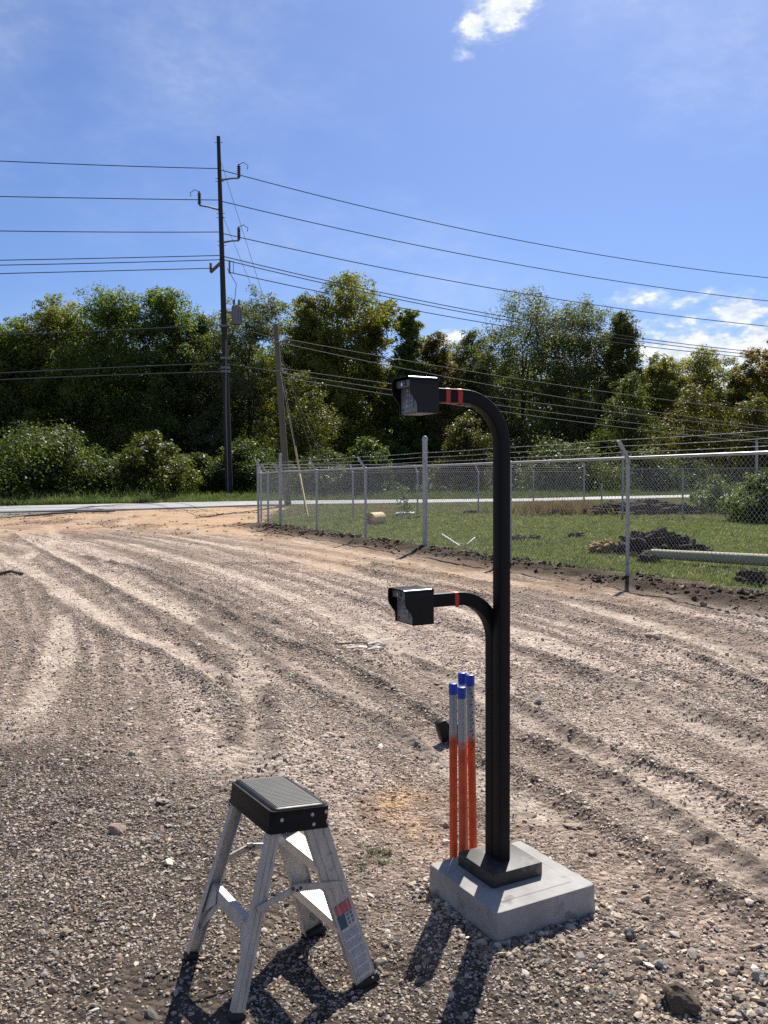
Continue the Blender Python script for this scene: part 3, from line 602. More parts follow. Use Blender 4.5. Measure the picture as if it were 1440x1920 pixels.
def crown(rng, H, W, zb, shape, nl, leaf, lobes, sub=16, tight=.22, lobe_r=(.13, .21), tri=False):
    L = []
    for k in range(lobes):
        t = (k + rng.random()) / lobes; R = env(shape, t) * W / 2; lr = W * rng.uniform(*lobe_r) * (.6 + .5 * env(shape, t)); a = k * 2.4 + rng.uniform(-.6, .6)
        rr = max(0, R - lr * .75) * rng.uniform(.25, 1.12); z = zb + (H - zb - lr * .8) * t; L.append((rr * math.cos(a), rr * math.sin(a), max(z, zb + lr * .3), lr))
    L.append((0, 0, H - W * .11, W * .12)); L = np.array(L)
    p = L[:, 3] ** 2; p /= p.sum(); sc = []; sr = []
    for (x, y, z, r), q in zip(L, p):
        k = max(5, int(sub * rng.uniform(.7, 1.3))); d = rng.normal(size=(k, 3)); d /= np.linalg.norm(d, axis=1)[:, None]; d[:, 2] = d[:, 2] * .9 + .12
        sc.append(np.array([x, y, z]) + d * r * rng.uniform(.55, 1.12, (k, 1))); sr.append(np.full(k, r * tight) * rng.uniform(.7, 1.5, k))
    sc = np.concatenate(sc); sr = np.concatenate(sr); i = rng.choice(len(sc), nl, p=sr ** 1.6 / (sr ** 1.6).sum()); g = rng.normal(size=(nl, 3)); g[:, 2] += .25; g /= np.linalg.norm(g, axis=1)[:, None]; gd = g.copy(); g = g * (1.75 * rng.random(nl) ** .45)[:, None]; g[:, 2] *= .8
    C = sc[i] + g * sr[i][:, None]; C[:, 2] = np.maximum(C[:, 2], .08 * rng.random(nl))
    out = C - np.array([0, 0, (H + zb) / 2]); out /= np.linalg.norm(out, axis=1)[:, None] + 1e-6; nr = out * .35 + gd * .55 + rng.normal(size=(nl, 3)) * .55 + np.array([0, 0, .35]); nr /= np.linalg.norm(nr, axis=1)[:, None]
    cv = rng.random(len(sc)); v = np.clip(.55 * cv[i] + .45 * rng.random(nl), 0, 1)
    return leaves(rng, C, nr, leaf * rng.uniform(.5, 1.45, nl), v, .7, tri), L
def trunk(rng, H, L, r0, zs=.0, n=9):
    b = B(); top = Vector((rng.normal(0, .04 * H), rng.normal(0, .04 * H), H * .66)); mid = Vector((rng.normal(0, .12), rng.normal(0, .12), H * .45))
    b.tube([(0, 0, -.3), (0, 0, .25), mid * .5, mid, (mid + top) / 2, top], [r0 * 1.35, r0, r0 * .8, r0 * .55, r0 * .3, r0 * .08], 7)
    for x, y, z, r in L[::max(1, len(L) // n)]:
        z0 = max(.35, min(z - r * .8 - math.hypot(x, y) * .5, H * .8)); k = z0 / H; s = Vector((mid.x * k * 2, mid.y * k * 2, z0)); e = Vector((x, y, z))
        b.tube([s, s.lerp(e, .5) + Vector((0, 0, -.1 * r)), e], [r0 * .38 * (1.1 - k), r0 * .24, r0 * .08], 5)
    return b
def plant(name, label, cat, loc, H, W, shape, zb, nl, leaf, lobes, tint, seed, group, lm='leaf', r0=.2, rot=0, **kw):
    rng = np.random.default_rng(seed); (V, Fq, v), L = crown(rng, H, W, zb, shape, nl, leaf, lobes, **kw)
    t = thing(name, label, cat, loc, (0, 0, rot), group)
    me = np_mesh('crown', V, Fq); attr(me, 'v', 'FLOAT', v.astype(np.float32)); o = link('crown' if cat == 'tree' else 'foliage', me, M[lm], t); o.color = c4(tint)
    trunk(rng, H, L, r0).build('trunk' if cat == 'tree' else 'stem', M['bark'], t)
    return t
GR, DK, YG, OAK, OLV, BRN, ORG = (.105, .138, .036), (.078, .112, .034), (.165, .165, .038), (.108, .118, .058), (.165, .160, .050), (.135, .108, .045), (.185, .140, .040)
TREES = [  # px of the middle, py of the top, depth, width, shape, colour, leaf, name, label
    (-75, 610, 62, 9, 'broad', DK, .21, 'broadleaf_tree', 'dark green tree cut off by the left edge of the photo'),
    (25, 596, 63, 7.5, 'broad', GR, .21, 'broadleaf_tree', 'lower rounded green tree at the far left end of the treeline'),
    (105, 560, 64, 8, 'broad', YG, .21, 'broadleaf_tree', 'yellowish green tree second from the left end of the treeline'),
    (205, 543, 63, 8.5, 'broad', GR, .20, 'broadleaf_tree', 'tall broad green tree in the middle of the wood left of the dark utility pole'),
    (303, 543, 64, 7, 'broad', GR, .20, 'broadleaf_tree', 'tall green tree with a pointed top left of the dark utility pole'),
    (372, 592, 66, 6.5, 'broad', DK, .20, 'broadleaf_tree', 'lower dark tree directly behind the tall dark utility pole'),
    (468, 548, 64, 8.2, 'broad', OAK, .15, 'airy_tree', 'airy grey green tree with sky showing through, between the two utility poles'),
    (575, 556, 62, 5.6, 'broad', YG, .20, 'broadleaf_tree', 'yellow green tree just right of the shorter grey utility pole'),
    (650, 520, 64, 6.4, 'column', YG, .20, 'broadleaf_tree', 'tallest yellow green tree with brownish top, above the upper keypad'),
    (725, 566, 65, 4.6, 'column', YG, .20, 'broadleaf_tree', 'narrow yellow green tree right of the tallest yellow green one'),
    (768, 580, 62, 4.6, 'cone', GR, .19, 'broadleaf_tree', 'narrow pointed green tree above the upper keypad box'),
    (818, 626, 63, 4.4, 'broad', BRN, .18, 'broadleaf_tree', 'low brownish tree beside the gap where a cloud shows'),
    (885, 622, 66, 6.0, 'broad', OAK, .15, 'oak_tree', 'small grey green oak at the left foot of the large oak'),
    (985, 552, 65, 10.5, 'broad', OAK, .15, 'oak_tree', 'largest grey green oak, right of the black keypad post'),
    (1085, 566, 66, 9.0, 'broad', OAK, .15, 'oak_tree', 'grey green oak forming the right shoulder of the large oak'),
    (1168, 586, 62, 5.8, 'cone', (.120, .122, .042), .18, 'conical_tree', 'narrow conical reddish brown tree right of the oaks'),
    (1235, 668, 64, 5.5, 'broad', OLV, .16, 'slender_tree', 'low olive tree right of the conical brown tree'),
    (1318, 655, 66, 6.5, 'broad', OLV, .15, 'slender_tree', 'feathery olive tree under the low cumulus clouds'),
    (1392, 690, 63, 5.0, 'broad', OLV, .16, 'slender_tree', 'short thin olive tree below the low bank of clouds'),
    (1452, 636, 62, 4.6, 'column', ORG, .19, 'broadleaf_tree', 'orange tinged tree at the right edge of the photo'),
    (1540, 640, 64, 7, 'broad', OLV, .2, 'broadleaf_tree', 'olive tree just outside the right edge of the photo')]
for k, (px, py, D, W, sh, tint, lf, nm, lab) in enumerate(TREES):
    D = D + 11; W = W * 1.42; p = P(px, py, D); z0 = float(base(D)); H = p[2] - z0
    thin = tint in (OAK, OLV)
    plant(nm, lab, 'tree', (p[0], D, z0), H, W, sh, 1.0, int(min(72000, 7000 * W)), lf * .98 if not thin else lf * 1.08, 24 if W < 7.5 else 38, tint, 100 + k, 'trees of the wood beyond the road', r0=.16 + .012 * W, sub=15, tight=.22 if not thin else .22, lobe_r=(.15, .24) if not thin else (.13, .20), tri=True)
DPOLE = float(G(430, 934)[1])
SHRUBS = [  # px, py top, depth, width, colour, label
    (95, 815, 57, 8.2, (0.073, 0.099, 0.024), 'large mounded green bush by the road at the far left'),
    (-10, 870, 54, 4.6, (0.083, 0.112, 0.026), 'low bright bush cut off by the left edge of the photo'),
    (185, 862, 58, 5.0, (0.068, 0.091, 0.024), 'low green bush between the two large roadside bushes on the left'),
    (285, 822, 57, 5.2, (0.097, 0.108, 0.026), 'rounded yellow green bush by the road left of the dark utility pole'),
    (372, 850, 57, 4.6, (0.073, 0.095, 0.024), 'spreading green bush just left of the dark utility pole'),
    (458, 828, 60, 5.0, (0.063, 0.091, 0.026), 'vine covered green bush just right of the dark utility pole'),
    (620, 850, 58, 6.0, (0.049, 0.069, 0.022), 'dark low bush behind the leaning fence arms'),
    (690, 826, 56, 3.6, (0.083, 0.121, 0.026), 'bright green bush behind the middle of the fence, left of the tall fence post'),
    (870, 778, 58, 4.8, (0.102, 0.099, 0.030), 'tall olive bush behind the curved arm of the keypad post'),
    (1065, 836, 57, 7.0, (0.083, 0.103, 0.030), 'wide light green bush beyond the road right of the keypad post'),
    (1200, 850, 60, 5.5, (0.068, 0.091, 0.026), 'green bush beyond the road behind the fence post with the slanted arm'),
    (1290, 868, 60, 4.8, (0.073, 0.095, 0.026), 'low green bush beyond the road near its right end'),
    (1180, 700, 59, 3.4, (0.083, 0.099, 0.027), 'tall green sapling in front of the conical brown tree'),
    (1300, 730, 60, 4.6, (0.107, 0.099, 0.030), 'yellowish sapling thicket under the feathery olive tree'),
    (1420, 740, 58, 4.6, (0.107, 0.103, 0.030), 'yellowish thicket at the right edge of the wood'),
    (560, 700, 60, 4.2, (0.097, 0.102, 0.026), 'yellow green sapling behind the shorter grey pole')]
for k, (px, py, D, W, tint, lab) in enumerate(SHRUBS):
    if py > 800: D = float(yroad(P(px, py, 50)[0], ROADF)) + 4.2 + W * .30
    if 340 < px < 480: D = max(D, DPOLE + W * .5 + .6)
    p = P(px, py, D); z0 = float(base(D)); H = p[2] - z0; tall = H > 1.15 * W
    if tall: W *= 1.35
    plant('bush', lab, 'bush', (p[0], D, z0), H, W, 'broad' if tall else 'dome', .1, int(4200 * W), .135, int(9 + 2.2 * W), tuple(v * .8 for v in tint), 300 + k, 'bushes along the edge of the wood', 'leaf_shrub', .06, sub=13, tight=.26, lobe_r=(.11, .30), tri=True)
p = G(1385, 984)
plant('bush', 'dark rounded bush inside the enclosure at the right edge', 'bush', (p[0] + 1.15, p[1] + 1.0, float(base(p[1]))), 1.6, 2.6, 'dome', .05, 9000, .085, 18, (.075, .11, .032), 400, None, 'leaf_shrub', .04, sub=18, tight=.24, lobe_r=(.15, .26))
p = G(1340, 962)
plant('bush', 'loose low bush leaning over the right end of the dark earth bank', 'bush', (p[0], p[1], float(base(p[1]))), 1.35, 2.2, 'dome', .05, 3600, .08, 14, (.075, .11, .035), 401, None, 'leaf_shrub', .03, sub=12, tight=.3, lobe_r=(.15, .26))
for px, py, h, lab, sd_ in ((757, 966, .9, 'thin sapling on the lawn behind the white rubbish', 402), (1300, 950, .6, 'weedy seedling growing on the dark earth bank', 403)):
    p = G(px, py); plant('sapling', lab, 'sapling', (p[0], p[1], float(base(p[1]))), h, h * .8, 'dome', .1, 420, .06, 9, (.06, .08, .03), sd_, None, 'leaf_shrub', .012, sub=6, tight=.4)
def woods():
    rng = np.random.default_rng(77); n = 100000; x = rng.uniform(-70, 72, n); y = rng.uniform(82, 96, n)
    top = 10.5 + 6.0 * fbm(x * .11 + 4, x * 0 + 2, 3) - 4.2 * ss(x, 16, 26); z = rng.random(n) ** .85 * top; k = fbm(x * .55, z * .55 + y, 3) > .36; x, y, z = x[k], y[k], z[k]; n = len(x)
    nr = rng.normal(size=(n, 3)) + [0, -.2, .5]; nr /= np.linalg.norm(nr, axis=1)[:, None]
    V, Fq, v = leaves(rng, np.c_[x, y, z + .5], nr, rng.uniform(.3, .66, n), rng.random(n), .8, True); me = np_mesh('distant_woods', V, Fq); attr(me, 'v', 'FLOAT', v.astype(np.float32))
    o = link('distant_woods', me, M['leaf']); o.color = (.095, .118, .042, 1); tag(o, 'dark mass of woodland deep behind the front trees', 'woodland', None, 'stuff')
woods()

# ------------------------------------------------------------------ utility poles and lines
pb = G(430, 934); DP = pb[1]; ptop = P(409.5, 256, DP)
def on_pole(py): t = (P(420, py, DP)[2] - pb[2]) / (ptop[2] - pb[2]); return Vector(pb).lerp(Vector(ptop), t)
def big_pole():
    t = thing('utility_pole', 'tall dark wooden utility pole with three brown insulators and many wires', 'utility pole', tuple(pb)); I = lambda p: Vector(p) - Vector(pb)
    mpx = DP / F
    b = B(); b.tube([I(Vector(pb) - Vector((0, 0, .5))), I(pb), I(on_pole(600)), I(ptop)], [7.6 * mpx, 7.4 * mpx, 5.4 * mpx, 3.4 * mpx], 14); b.build('shaft', M['wood_dark'], t, True)
    for py_a, sx, py_i in ((338, 1, 318), (394, -1, 370), (455, 1, 436)):
        a = I(on_pole(py_a)); e = I(P(408 + sx * 40 if sx > 0 else 374, py_a - (4 if sx > 0 else 9), DP - .3))
        ar = B().tube([a, a.lerp(e, .6) + Vector((0, 0, .03)), e], [.06, .05, .05], 6).build('insulator_arm', M['grey_paint'], t)
        pr = [(.05, 0), (.05, .04)]
        for q in range(6): pr += [(.11, .06 + q * .11), (.055, .10 + q * .11)]
        B().lathe(pr + [(.05, .72)], e + Vector((0, 0, .02)), 10).build('insulator', M['porcelain'], ar)
        c = e + Vector((0, 0, .72)); B().tube([c, c + Vector((sx * .25, 0, .12)), c + Vector((sx * .5, 0, -.05)), c + Vector((sx * .45, 0, -.25))], .02, 5).build('jumper_loop', M['conductor'], ar)
    for py in (267, 335, 340, 400, 408, 452, 460):
        a = I(on_pole(py)); B().tube([a - Vector((.24, 0, 0)), a + Vector((.24, 0, 0))], .018, 5).build('through_bolt', M['grey_paint'], t)
    a = I(on_pole(497)); b = B(); b.box(a + Vector((-.35, -.15, -.18)), (.75, .12, .16), Matrix.Rotation(rad(-42), 3, 'Y'), .01); b.box(a + Vector((-.60, -.15, -.18)), (.12, .14, .5), None, .01); b.build('crossarm_bracket', M['wood_grey'], t)
    a = I(on_pole(500)) + Vector((.42, -.15, 0)); b = B(); b.tube([a + Vector((0, 0, -.4)), a + Vector((0, 0, .3))], .05, 8); b.tube([a + Vector((0, 0, .28)), a + Vector((.22, 0, .24)), a + Vector((.2, 0, -.36)), a + Vector((0, 0, -.4))], .025, 6); b.build('fuse_cutout', M['grey_paint'], t)
    a = I(on_pole(590)) + Vector((.72, -.1, 0)); b = B(); b.lathe([(.24, -.56), (.27, -.5), (.27, .38), (.24, .45), (.10, .5)], a, 14); b.lathe([(.05, .5), (.07, .55), (.07, .72), (.04, .8)], a + Vector((.14, 0, 0)), 8); b.lathe([(.05, .5), (.07, .55), (.07, .72), (.04, .8)], a + Vector((-.14, 0, 0)), 8)
    for q in range(6): b.box(a + Vector((.29 * math.cos(q * .5 - 1.4), .29 * math.sin(q * .5 - 1.4), -.1)), (.03, .06, .7), Matrix.Rotation(q * .5 - 1.4, 3, 'Z'))
    b.box(a + Vector((-.4, 0, .1)), (.3, .1, .12)); b.build('transformer', M['grey_paint'], t)
    a = I(on_pole(505)); c = I(on_pole(588)) + Vector((.6, -.1, .5)); B().tube([a + Vector((.3, -.2, 0)), a.lerp(c, .45) + Vector((.5, -.2, 0)), c], .018, 5).build('drop_lead', M['conductor'], t)
    q0, q1 = I(on_pole(640)), I(pb); B().tube([q0 + Vector((.12, -.24, 0)), q0.lerp(q1, .4) + Vector((.02, -.29, 0)), q1 + Vector((0, -.33, 0))], .03, 6).build('ground_wire_conduit', M['grey_paint'], t)
    for py in (612, 672, 690, 697):
        a = I(on_pole(py)); B().lathe([(.26, -.06), (.275, -.06), (.275, .06), (.26, .06)], a, 14).build('pole_band', M['grey_paint'], t)
    return t
big_pole()
p2b = G(540, 949); D2 = p2b[1]; p2t = P(516.5, 608, D2)
def small_pole():
    t = thing('utility_pole', 'shorter weathered grey utility pole standing on the lawn behind the fence', 'utility pole', tuple(p2b)); I = lambda p: Vector(p) - Vector(p2b)
    k = D2 / F; top = I(p2t)
    B().tube([(0, 0, -.4), (0, 0, 0), top * .5, top], [6.8 * k, 6.6 * k, 5.8 * k, 4.4 * k], 14).build('shaft', M['wood_grey'], t, True)
    for f in (.90, .745): 
        a = top * f; b = B(); b.tube([a - Vector((.22, .05, 0)), a + Vector((.22, -.05, 0))], .02, 5); b.lathe([(.16, -.03), (.175, -.03), (.175, .03), (.16, .03)], a, 12); b.build('pole_band', M['grey_paint'], t)
small_pole()
def guy(px0, py0, D0, px1, py1, D1, gtop, label):
    a = Vector(P(px0, py0, D0)); e = Vector(P(px1, py1, D1)); e.z = float(base(D1)) - .02
    t = thing('guy_wire', label, 'guy wire', tuple(e)); B().tube([Vector((0, 0, 0)), a - e], .012, 5).build('strand', M['conductor_light'], t)
    if gtop: B().tube([Vector((0, 0, 0)), (a - e) * gtop], .045, 8).build('guard', M['yellow'], t)
    return t
guy(531, 706, D2, 574, 953, D2 - 3.2, .46, 'guy wire of the shorter pole with the upper yellow guard tube')
g2b = G(577, 969); g2 = guy(524, 690, D2, 577, 969, g2b[1], .27, 'guy wire of the shorter pole with the lower, slimmer yellow guard tube')
guy(415, 305, DP, 612, 945, DP - 2, 0, 'longer guy wire running down right from the top of the tall pole')
guy(417, 403, DP, 634, 945, DP - 2, 0, 'lower guy wire running down right from the middle of the tall pole')

def wire(pts, r, mat, label, group):
    """pts: (px, py, depth) samples of one span; smoothed into a hanging cable"""
    q = np.array([P(*p) for p in pts]); n = len(q); t = np.linspace(0, 1, 40)
    s = np.r_[0, np.cumsum(np.linalg.norm(np.diff(q[:, :2], axis=0), axis=1))]; s /= s[-1]; c = [np.polyfit(s, q[:, k], min(n - 1, 2)) for k in range(3)]
    fit = np.stack([np.polyval(ck, t) for ck in c], 1)
    # keep the ends where they are tied
    fit += (q[0] - fit[0])[None] * (1 - t)[:, None] + (q[-1] - fit[-1])[None] * t[:, None]
    return tag(B().tube([tuple(v) for v in fit], r, 5).build('power_line', mat, None, True), label, 'power line', group)
DL, DR = DP - 4, DP + 16
def dr(px): return DP + (DR - DP) * (px - 420) / 1020
gl, gr_ = 'wires running left from the tall pole', 'wires running right from the poles'
for lab, pts in (('top wire running left from the tall pole to the edge of the photo', [(408, 316), (200, 310), (-120, 296)]), ('second wire from the top running left from the tall pole', [(409, 375), (200, 372), (-120, 366)]),
                 ('third wire from the top running left from the tall pole', [(411, 435), (200, 435), (-120, 431)]), ('upper wire of the close pair running left from the tall pole', [(411, 479), (200, 484), (-120, 490)]),
                 ('lower wire of the close pair running left from the tall pole', [(412, 487), (200, 493), (-120, 499)]), ('wire just below the close pair running left from the tall pole', [(398, 503), (200, 508), (-120, 516)]),
                 ('thick cable crossing the left trees at the height of the transformer', [(413, 609), (200, 620), (-120, 632)]), ('upper of the two low cables crossing the left trees', [(415, 681), (200, 690), (-120, 706)]), ('lower of the two low cables crossing the left trees', [(416, 697), (200, 704), (-120, 718)])):
    low = 'cable' in lab; wire([(a, b, DP + (DL - DP) * (420 - a) / 420) for a, b in pts], .030 if low else .024, M['conductor'], lab, gl)
for lab, pts, lt in (('top wire running right from the tall pole across the sky', [(412, 318), (450, 327), (620, 371), (1132, 480), (1440, 519), (1700, 541)], 0), ('second wire from the top running right from the tall pole', [(414, 377), (620, 427), (900, 486), (1440, 561), (1700, 587)], 0),
                     ('third wire from the top running right from the tall pole', [(414, 437), (620, 485), (900, 540), (1440, 608), (1700, 632)], 0), ('upper wire of the three close ones running right past the tree tops', [(416, 480), (620, 527), (923, 590), (1192, 634), (1425, 658), (1700, 681)], 0),
                     ('middle wire of the three close ones running right past the tree tops', [(416, 486), (620, 534), (925, 597), (1192, 640), (1425, 663), (1700, 686)], 0), ('lower wire of the three close ones running right past the tree tops', [(428, 510), (620, 553), (913, 608), (1192, 649), (1425, 667), (1700, 690)], 0)):
    wire([(a, b, dr(a)) for a, b in pts], .026, M['conductor'], lab, gr_)
def d2(px): return D2 + 8 * (px - 517) / 900
wire([(417, 610, DP), (470, 622, (DP + D2) / 2), (518, 636, D2)], .024, M['conductor'], 'upper short cable tied between the tall pole and the shorter pole', gr_)
wire([(417, 682, DP), (470, 689, (DP + D2) / 2), (522, 699, D2)], .024, M['conductor'], 'lower short cable tied between the tall pole and the shorter pole', gr_)
for lab, pts in (('upper light cable running right from the top of the shorter pole', [(518, 632), (700, 668), (911, 700), (1185, 742), (1440, 772), (1700, 796)]), ('lower light cable running right from the top of the shorter pole', [(518, 641), (640, 667), (857, 705), (1185, 769), (1440, 800), (1700, 826)]),
                 ('upper of the middle cables running right from the shorter pole', [(522, 690), (740, 727), (922, 742), (1185, 778), (1440, 806), (1700, 830)]), ('middle of the middle cables running right from the shorter pole', [(522, 698), (700, 727), (937, 757), (1162, 792), (1440, 822), (1700, 846)]),
                 ('lowest cable running right from the shorter pole', [(523, 706), (740, 744), (949, 776), (1237, 808), (1440, 830), (1700, 852)])):
    wire([(a, b, d2(a)) for a, b in pts], .013, M['conductor_light'], lab, gr_)

# ------------------------------------------------------------------ chain-link fences
def fence(label, A, Bp, posts, zt, zb, tall=(), arms=None, barbs=True, rail_m=None, mesh_r=.0024, pitch=.072, post_r=.03, topr=.024, both=True):
    """A, Bp: ends on the ground (xy); posts: metres along; zt/zb: top height and ground height as functions of s"""
    A = np.array(A, float); Bp = np.array(Bp, float); Ln = float(np.linalg.norm(Bp - A)); d = (Bp - A) / Ln; t = thing('chain_link_fence', label, 'fence', (A[0], A[1], float(zb(0))))
    o3 = np.array([A[0], A[1], float(zb(0))]); at = lambda s, z: np.array([A[0] + d[0] * s, A[1] + d[1] * s, z]) - o3
    nout = np.array([-d[1], d[0], 0])
    if arms is not None and np.dot(nout[:2], arms) < 0: nout = -nout
    for s in posts:
        if s in tall:
            h, r = tall[s]; b = B().tube([at(s, zb(s) - .2), at(s, h - .06)], r, 12); b.lathe([(r * 1.12, -.06), (r * 1.15, -.01), (r * .8, .03), (r * .25, .055)], at(s, h - .06), 12); po = b.build('terminal_post', M['galv'], t, True)
            for q in (.25, .5, .75): B().lathe([(r * 1.02, -.012), (r * 1.12, -.012), (r * 1.12, .012), (r * 1.02, .012)], at(s, zb(s) + q * (zt(s) - zb(s))), 12).build('tension_band', M['galv'], po)
        else:
            po = B().tube([at(s, zb(s) - .2), at(s, zt(s))], post_r, 10).build('line_post', M['galv'], t, True)
            if arms is not None:
                p0 = at(s, zt(s) - .02); p1 = p0 + nout * .20 + np.array([0, 0, .29]); b = B(); b.sweep([(-.018, -.028), (.018, -.028), (.018, .028), (-.018, .028)], [p0, p1], tuple(d) + (0,)); b.lathe([(post_r * 1.25, -.06), (post_r * 1.25, .04), (post_r * .6, .06)], p0, 10); b.build('barb_arm', M['galv'], po, True)
    ss_ = np.linspace(0, Ln, max(2, int(Ln / 1.0))); B().tube([at(s, zt(s)) for s in ss_], topr, 8).build('top_rail', M[rail_m or 'galv'], t, True)
    # woven wire: two families of diagonals
    P0, P1 = [], []; hmax = max(zt(0) - zb(0), zt(Ln) - zb(Ln)) + .05
    for sgn in (1, -1):
        for s0 in np.arange(-hmax, Ln + hmax, pitch):
            a, e = s0, s0 + sgn * hmax * .82
            lo, hi = 0., 1.
            da = e - a
            for lim, ge in ((0, True), (Ln, False)):
                f = (lim - a) / da; up = (da > 0) == ge
                if up: lo = max(lo, f)
                else: hi = min(hi, f)
            if hi - lo < .02: continue
            for f, lst in ((lo, P0), (hi, P1)):
                s = a + da * f; lst.append(at(s, zb(s) + .03 + f * (zt(s) - zb(s) - .03)) + nout * .003 * sgn)
    V, Fq = prisms(P0, P1, mesh_r); link('wire_mesh', np_mesh('wire_mesh', V, Fq), M['galv_wire'], t)['kind'] = 'stuff'
    if barbs:
        rng = np.random.default_rng(int(Ln * 100)); nb = []
        for k in (.32, .64, .96):
            off = (nout * .20 * k if arms is not None else nout * 0) + np.array([0, 0, .29 * k]); pts = []
            ps = sorted(posts)
            for s0, s1 in zip(ps[:-1], ps[1:]):
                for f in np.linspace(0, 1, 7, endpoint=False): s = s0 + (s1 - s0) * f; pts.append(at(s, zt(s)) + off - np.array([0, 0, .05 * f * (1 - f)]))
            pts.append(at(ps[-1], zt(ps[-1])) + off); w = B().tube(pts, .0035, 4).build('barbed_wire', M['galv_wire'], t)
            q0, q1 = [], []
            for s in np.arange(ps[0] + .05, ps[-1], .13):
                c = at(s, zt(s)) + off - np.array([0, 0, .008]); v = rng.normal(size=3); v /= np.linalg.norm(v) * 55; q0.append(c - v); q1.append(c + v)
            V, Fq = prisms(q0, q1, .0026); link('barbs', np_mesh('barbs', V, Fq), M['galv_wire'], w)['kind'] = 'stuff'
    return t
def s_at(px, py): g = G(px, py); r = ray(px, py); # where the view ray's vertical plane crosses the front fence line
def cross_s(px, A, d):
    r = ray(px, 960); k = r[0] / r[1]      # x = k*y
    return (k * A[1] - A[0]) / (d[0] - k * d[1])
sv = {px: float(cross_s(px, FA, FD)) for px in (1177, 956.5, 797, 685.5, 594, 526.5)}
S0, S1 = sv[1177] - 3.2, sv[526.5]
FA0 = FA + FD * (S0 - 3.2); off_s = S0 - 3.2
ztf = lambda s: 1.985 - .0045 * max(0, s - 3); zbf = lambda s: float(base(FA0[1] + FD[1] * s)) + .02
pf = [0, 3.2] + [sv[p] - off_s for p in (1177, 956.5, 797, 685.5, 594, 526.5)]
fence('long galvanised chain-link fence with barbed wire along the muddy yard edge', FA0, FA0 + FD * pf[-1], pf, ztf, zbf, {pf[4]: (2.60, .055), pf[7]: (2.47, .042)}, arms=-FN)
CE = gp([(484.5, 979.5)])[0]; FB_ = FA0 + FD * pf[-1]; lc = float(np.linalg.norm(CE - FB_)); zte = ztf(pf[-1])
fence('short return run of chain-link fence at the left corner of the enclosure', FB_ + (CE - FB_) * .02, CE, [.05, lc * .52, lc * .98], lambda s: zte - .012 * s, lambda s: float(base(FB_[1] + (CE - FB_)[1] * s / lc)), {lc * .98: (2.36, .038)}, arms=-FN, mesh_r=.0017)
BK = gp([(1095, 952)])[0]; lb = float(np.linalg.norm(BK - CE)); db = (BK - CE) / lb
pb_ = [.1] + [float(cross_s(px, CE, db)) for px in (662, 783, 897, 1000)] + [lb]
fence('rear chain-link fence across the back of the lawn in front of the road', CE, BK, pb_, lambda s: 1.90 + .05 * s / lb, lambda s: float(base(CE[1] + db[1] * s)), {lb: (2.3, .035)}, arms=-FN, pitch=.085, mesh_r=.0024, rail_m='dull_rail', topr=.018)
R1, R2 = gp([(1167, 969)])[0], gp([(1405, 973)])[0] + np.array([0, -.5]); R0 = gp([(1128, 966)])[0]; R3 = R2 + (R2 - R1) * .9; lr = float(np.linalg.norm(R3 - R1)); drr = (R3 - R1) / lr
fence('right rear chain-link fence between the lawn and the dark earth bank', R1, R3, [0, float(cross_s(1280, R1, drr)), float(np.linalg.norm(R2 - R1)), lr], lambda s: 1.98, lambda s: float(base(R1[1] + drr[1] * s)), {0: (2.58, .035), float(np.linalg.norm(R2 - R1)): (2.9, .042)}, arms=None, barbs=False, rail_m='dull_rail', topr=.016, pitch=.085, mesh_r=.003)
p = G(1128, 966); tag(B().tube([(p[0], p[1], p[2] - .2), (p[0], p[1], 1.5)], .03, 8).build('steel_stake', M['galv'], None, True), 'bare steel stake standing alone before the dark earth bank', 'stake')

# ------------------------------------------------------------------ things on the lawn
def lump(size, seed, sub=4, amp=.35, fr=2.0):
    bm = bmesh.new(); bmesh.ops.create_icosphere(bm, subdivisions=sub, radius=1); off = Vector((seed * 3.1, seed * 1.7, seed))
    for v in bm.verts:
        p = v.co.normalized(); k = 1 + amp * mnoise.fractal(p * fr + off, .9, 2.1, 4); v.co = Vector((p.x * size[0] * k, p.y * size[1] * k, p.z * size[2] * k))
    b = B(); b._add(bm); return b
p = G(1243, 1046); hp = thing('dirt_heap', 'heap of dark excavated soil on the lawn behind the fence', 'dirt heap', (p[0], p[1] + .5, float(base(p[1])) ))
b = lump((.64, .55, .44), 3, 5, .5, 3.4)
b.build('soil_mound', M['soil'], hp)
for k, (x, y, z, s) in enumerate(((-.62, -.1, .12, .2), (-.36, .0, .34, .17), (.55, .05, .16, .28), (.95, .1, .05, .2), (.2, -.35, .12, .2), (-.1, -.2, .3, .16))):
    q = lump((s, s * .9, s * .75), 11 + k, 3, .5, 2.5).build('clod', M['soil'], hp); q.location = (x, y, z)
p = G(1137, 1040); q = lump((.3, .25, .17), 31, 4, .4, 3).build('clay_clod', M['straw'], None); q.location = (p[0], p[1] + .2, float(base(p[1])) + .08); tag(q, 'straw coloured clay clod at the left foot of the dark soil heap', 'clod')
p = G(1190, 1046); q = lump((.14, .12, .07), 33, 3, .4, 3).build('clay_clod', M['straw'], None); q.location = (p[0], p[1] + .1, float(base(p[1])) + .04); tag(q, 'small pale clay lump between the fence post and the soil heap', 'clod')
a = Vector(P(1222, 1036, 15.6)); e = Vector(P(1475, 1062, 13.9)); a.z = float(base(15.6)) + .17; e.z = float(base(13.9)) + .21
dv = (e - a); e = a + dv * 1.6; e.z = a.z + .02
lp = thing('timber_pole', 'long pale stripped pole lying on the grass right of the soil heap', 'pole', tuple(a)); B().tube([(0, 0, 0), (e - a) * .5, e - a], [.085, .10, .11], 12).build('shaft', M['pale_wood'], lp, True)
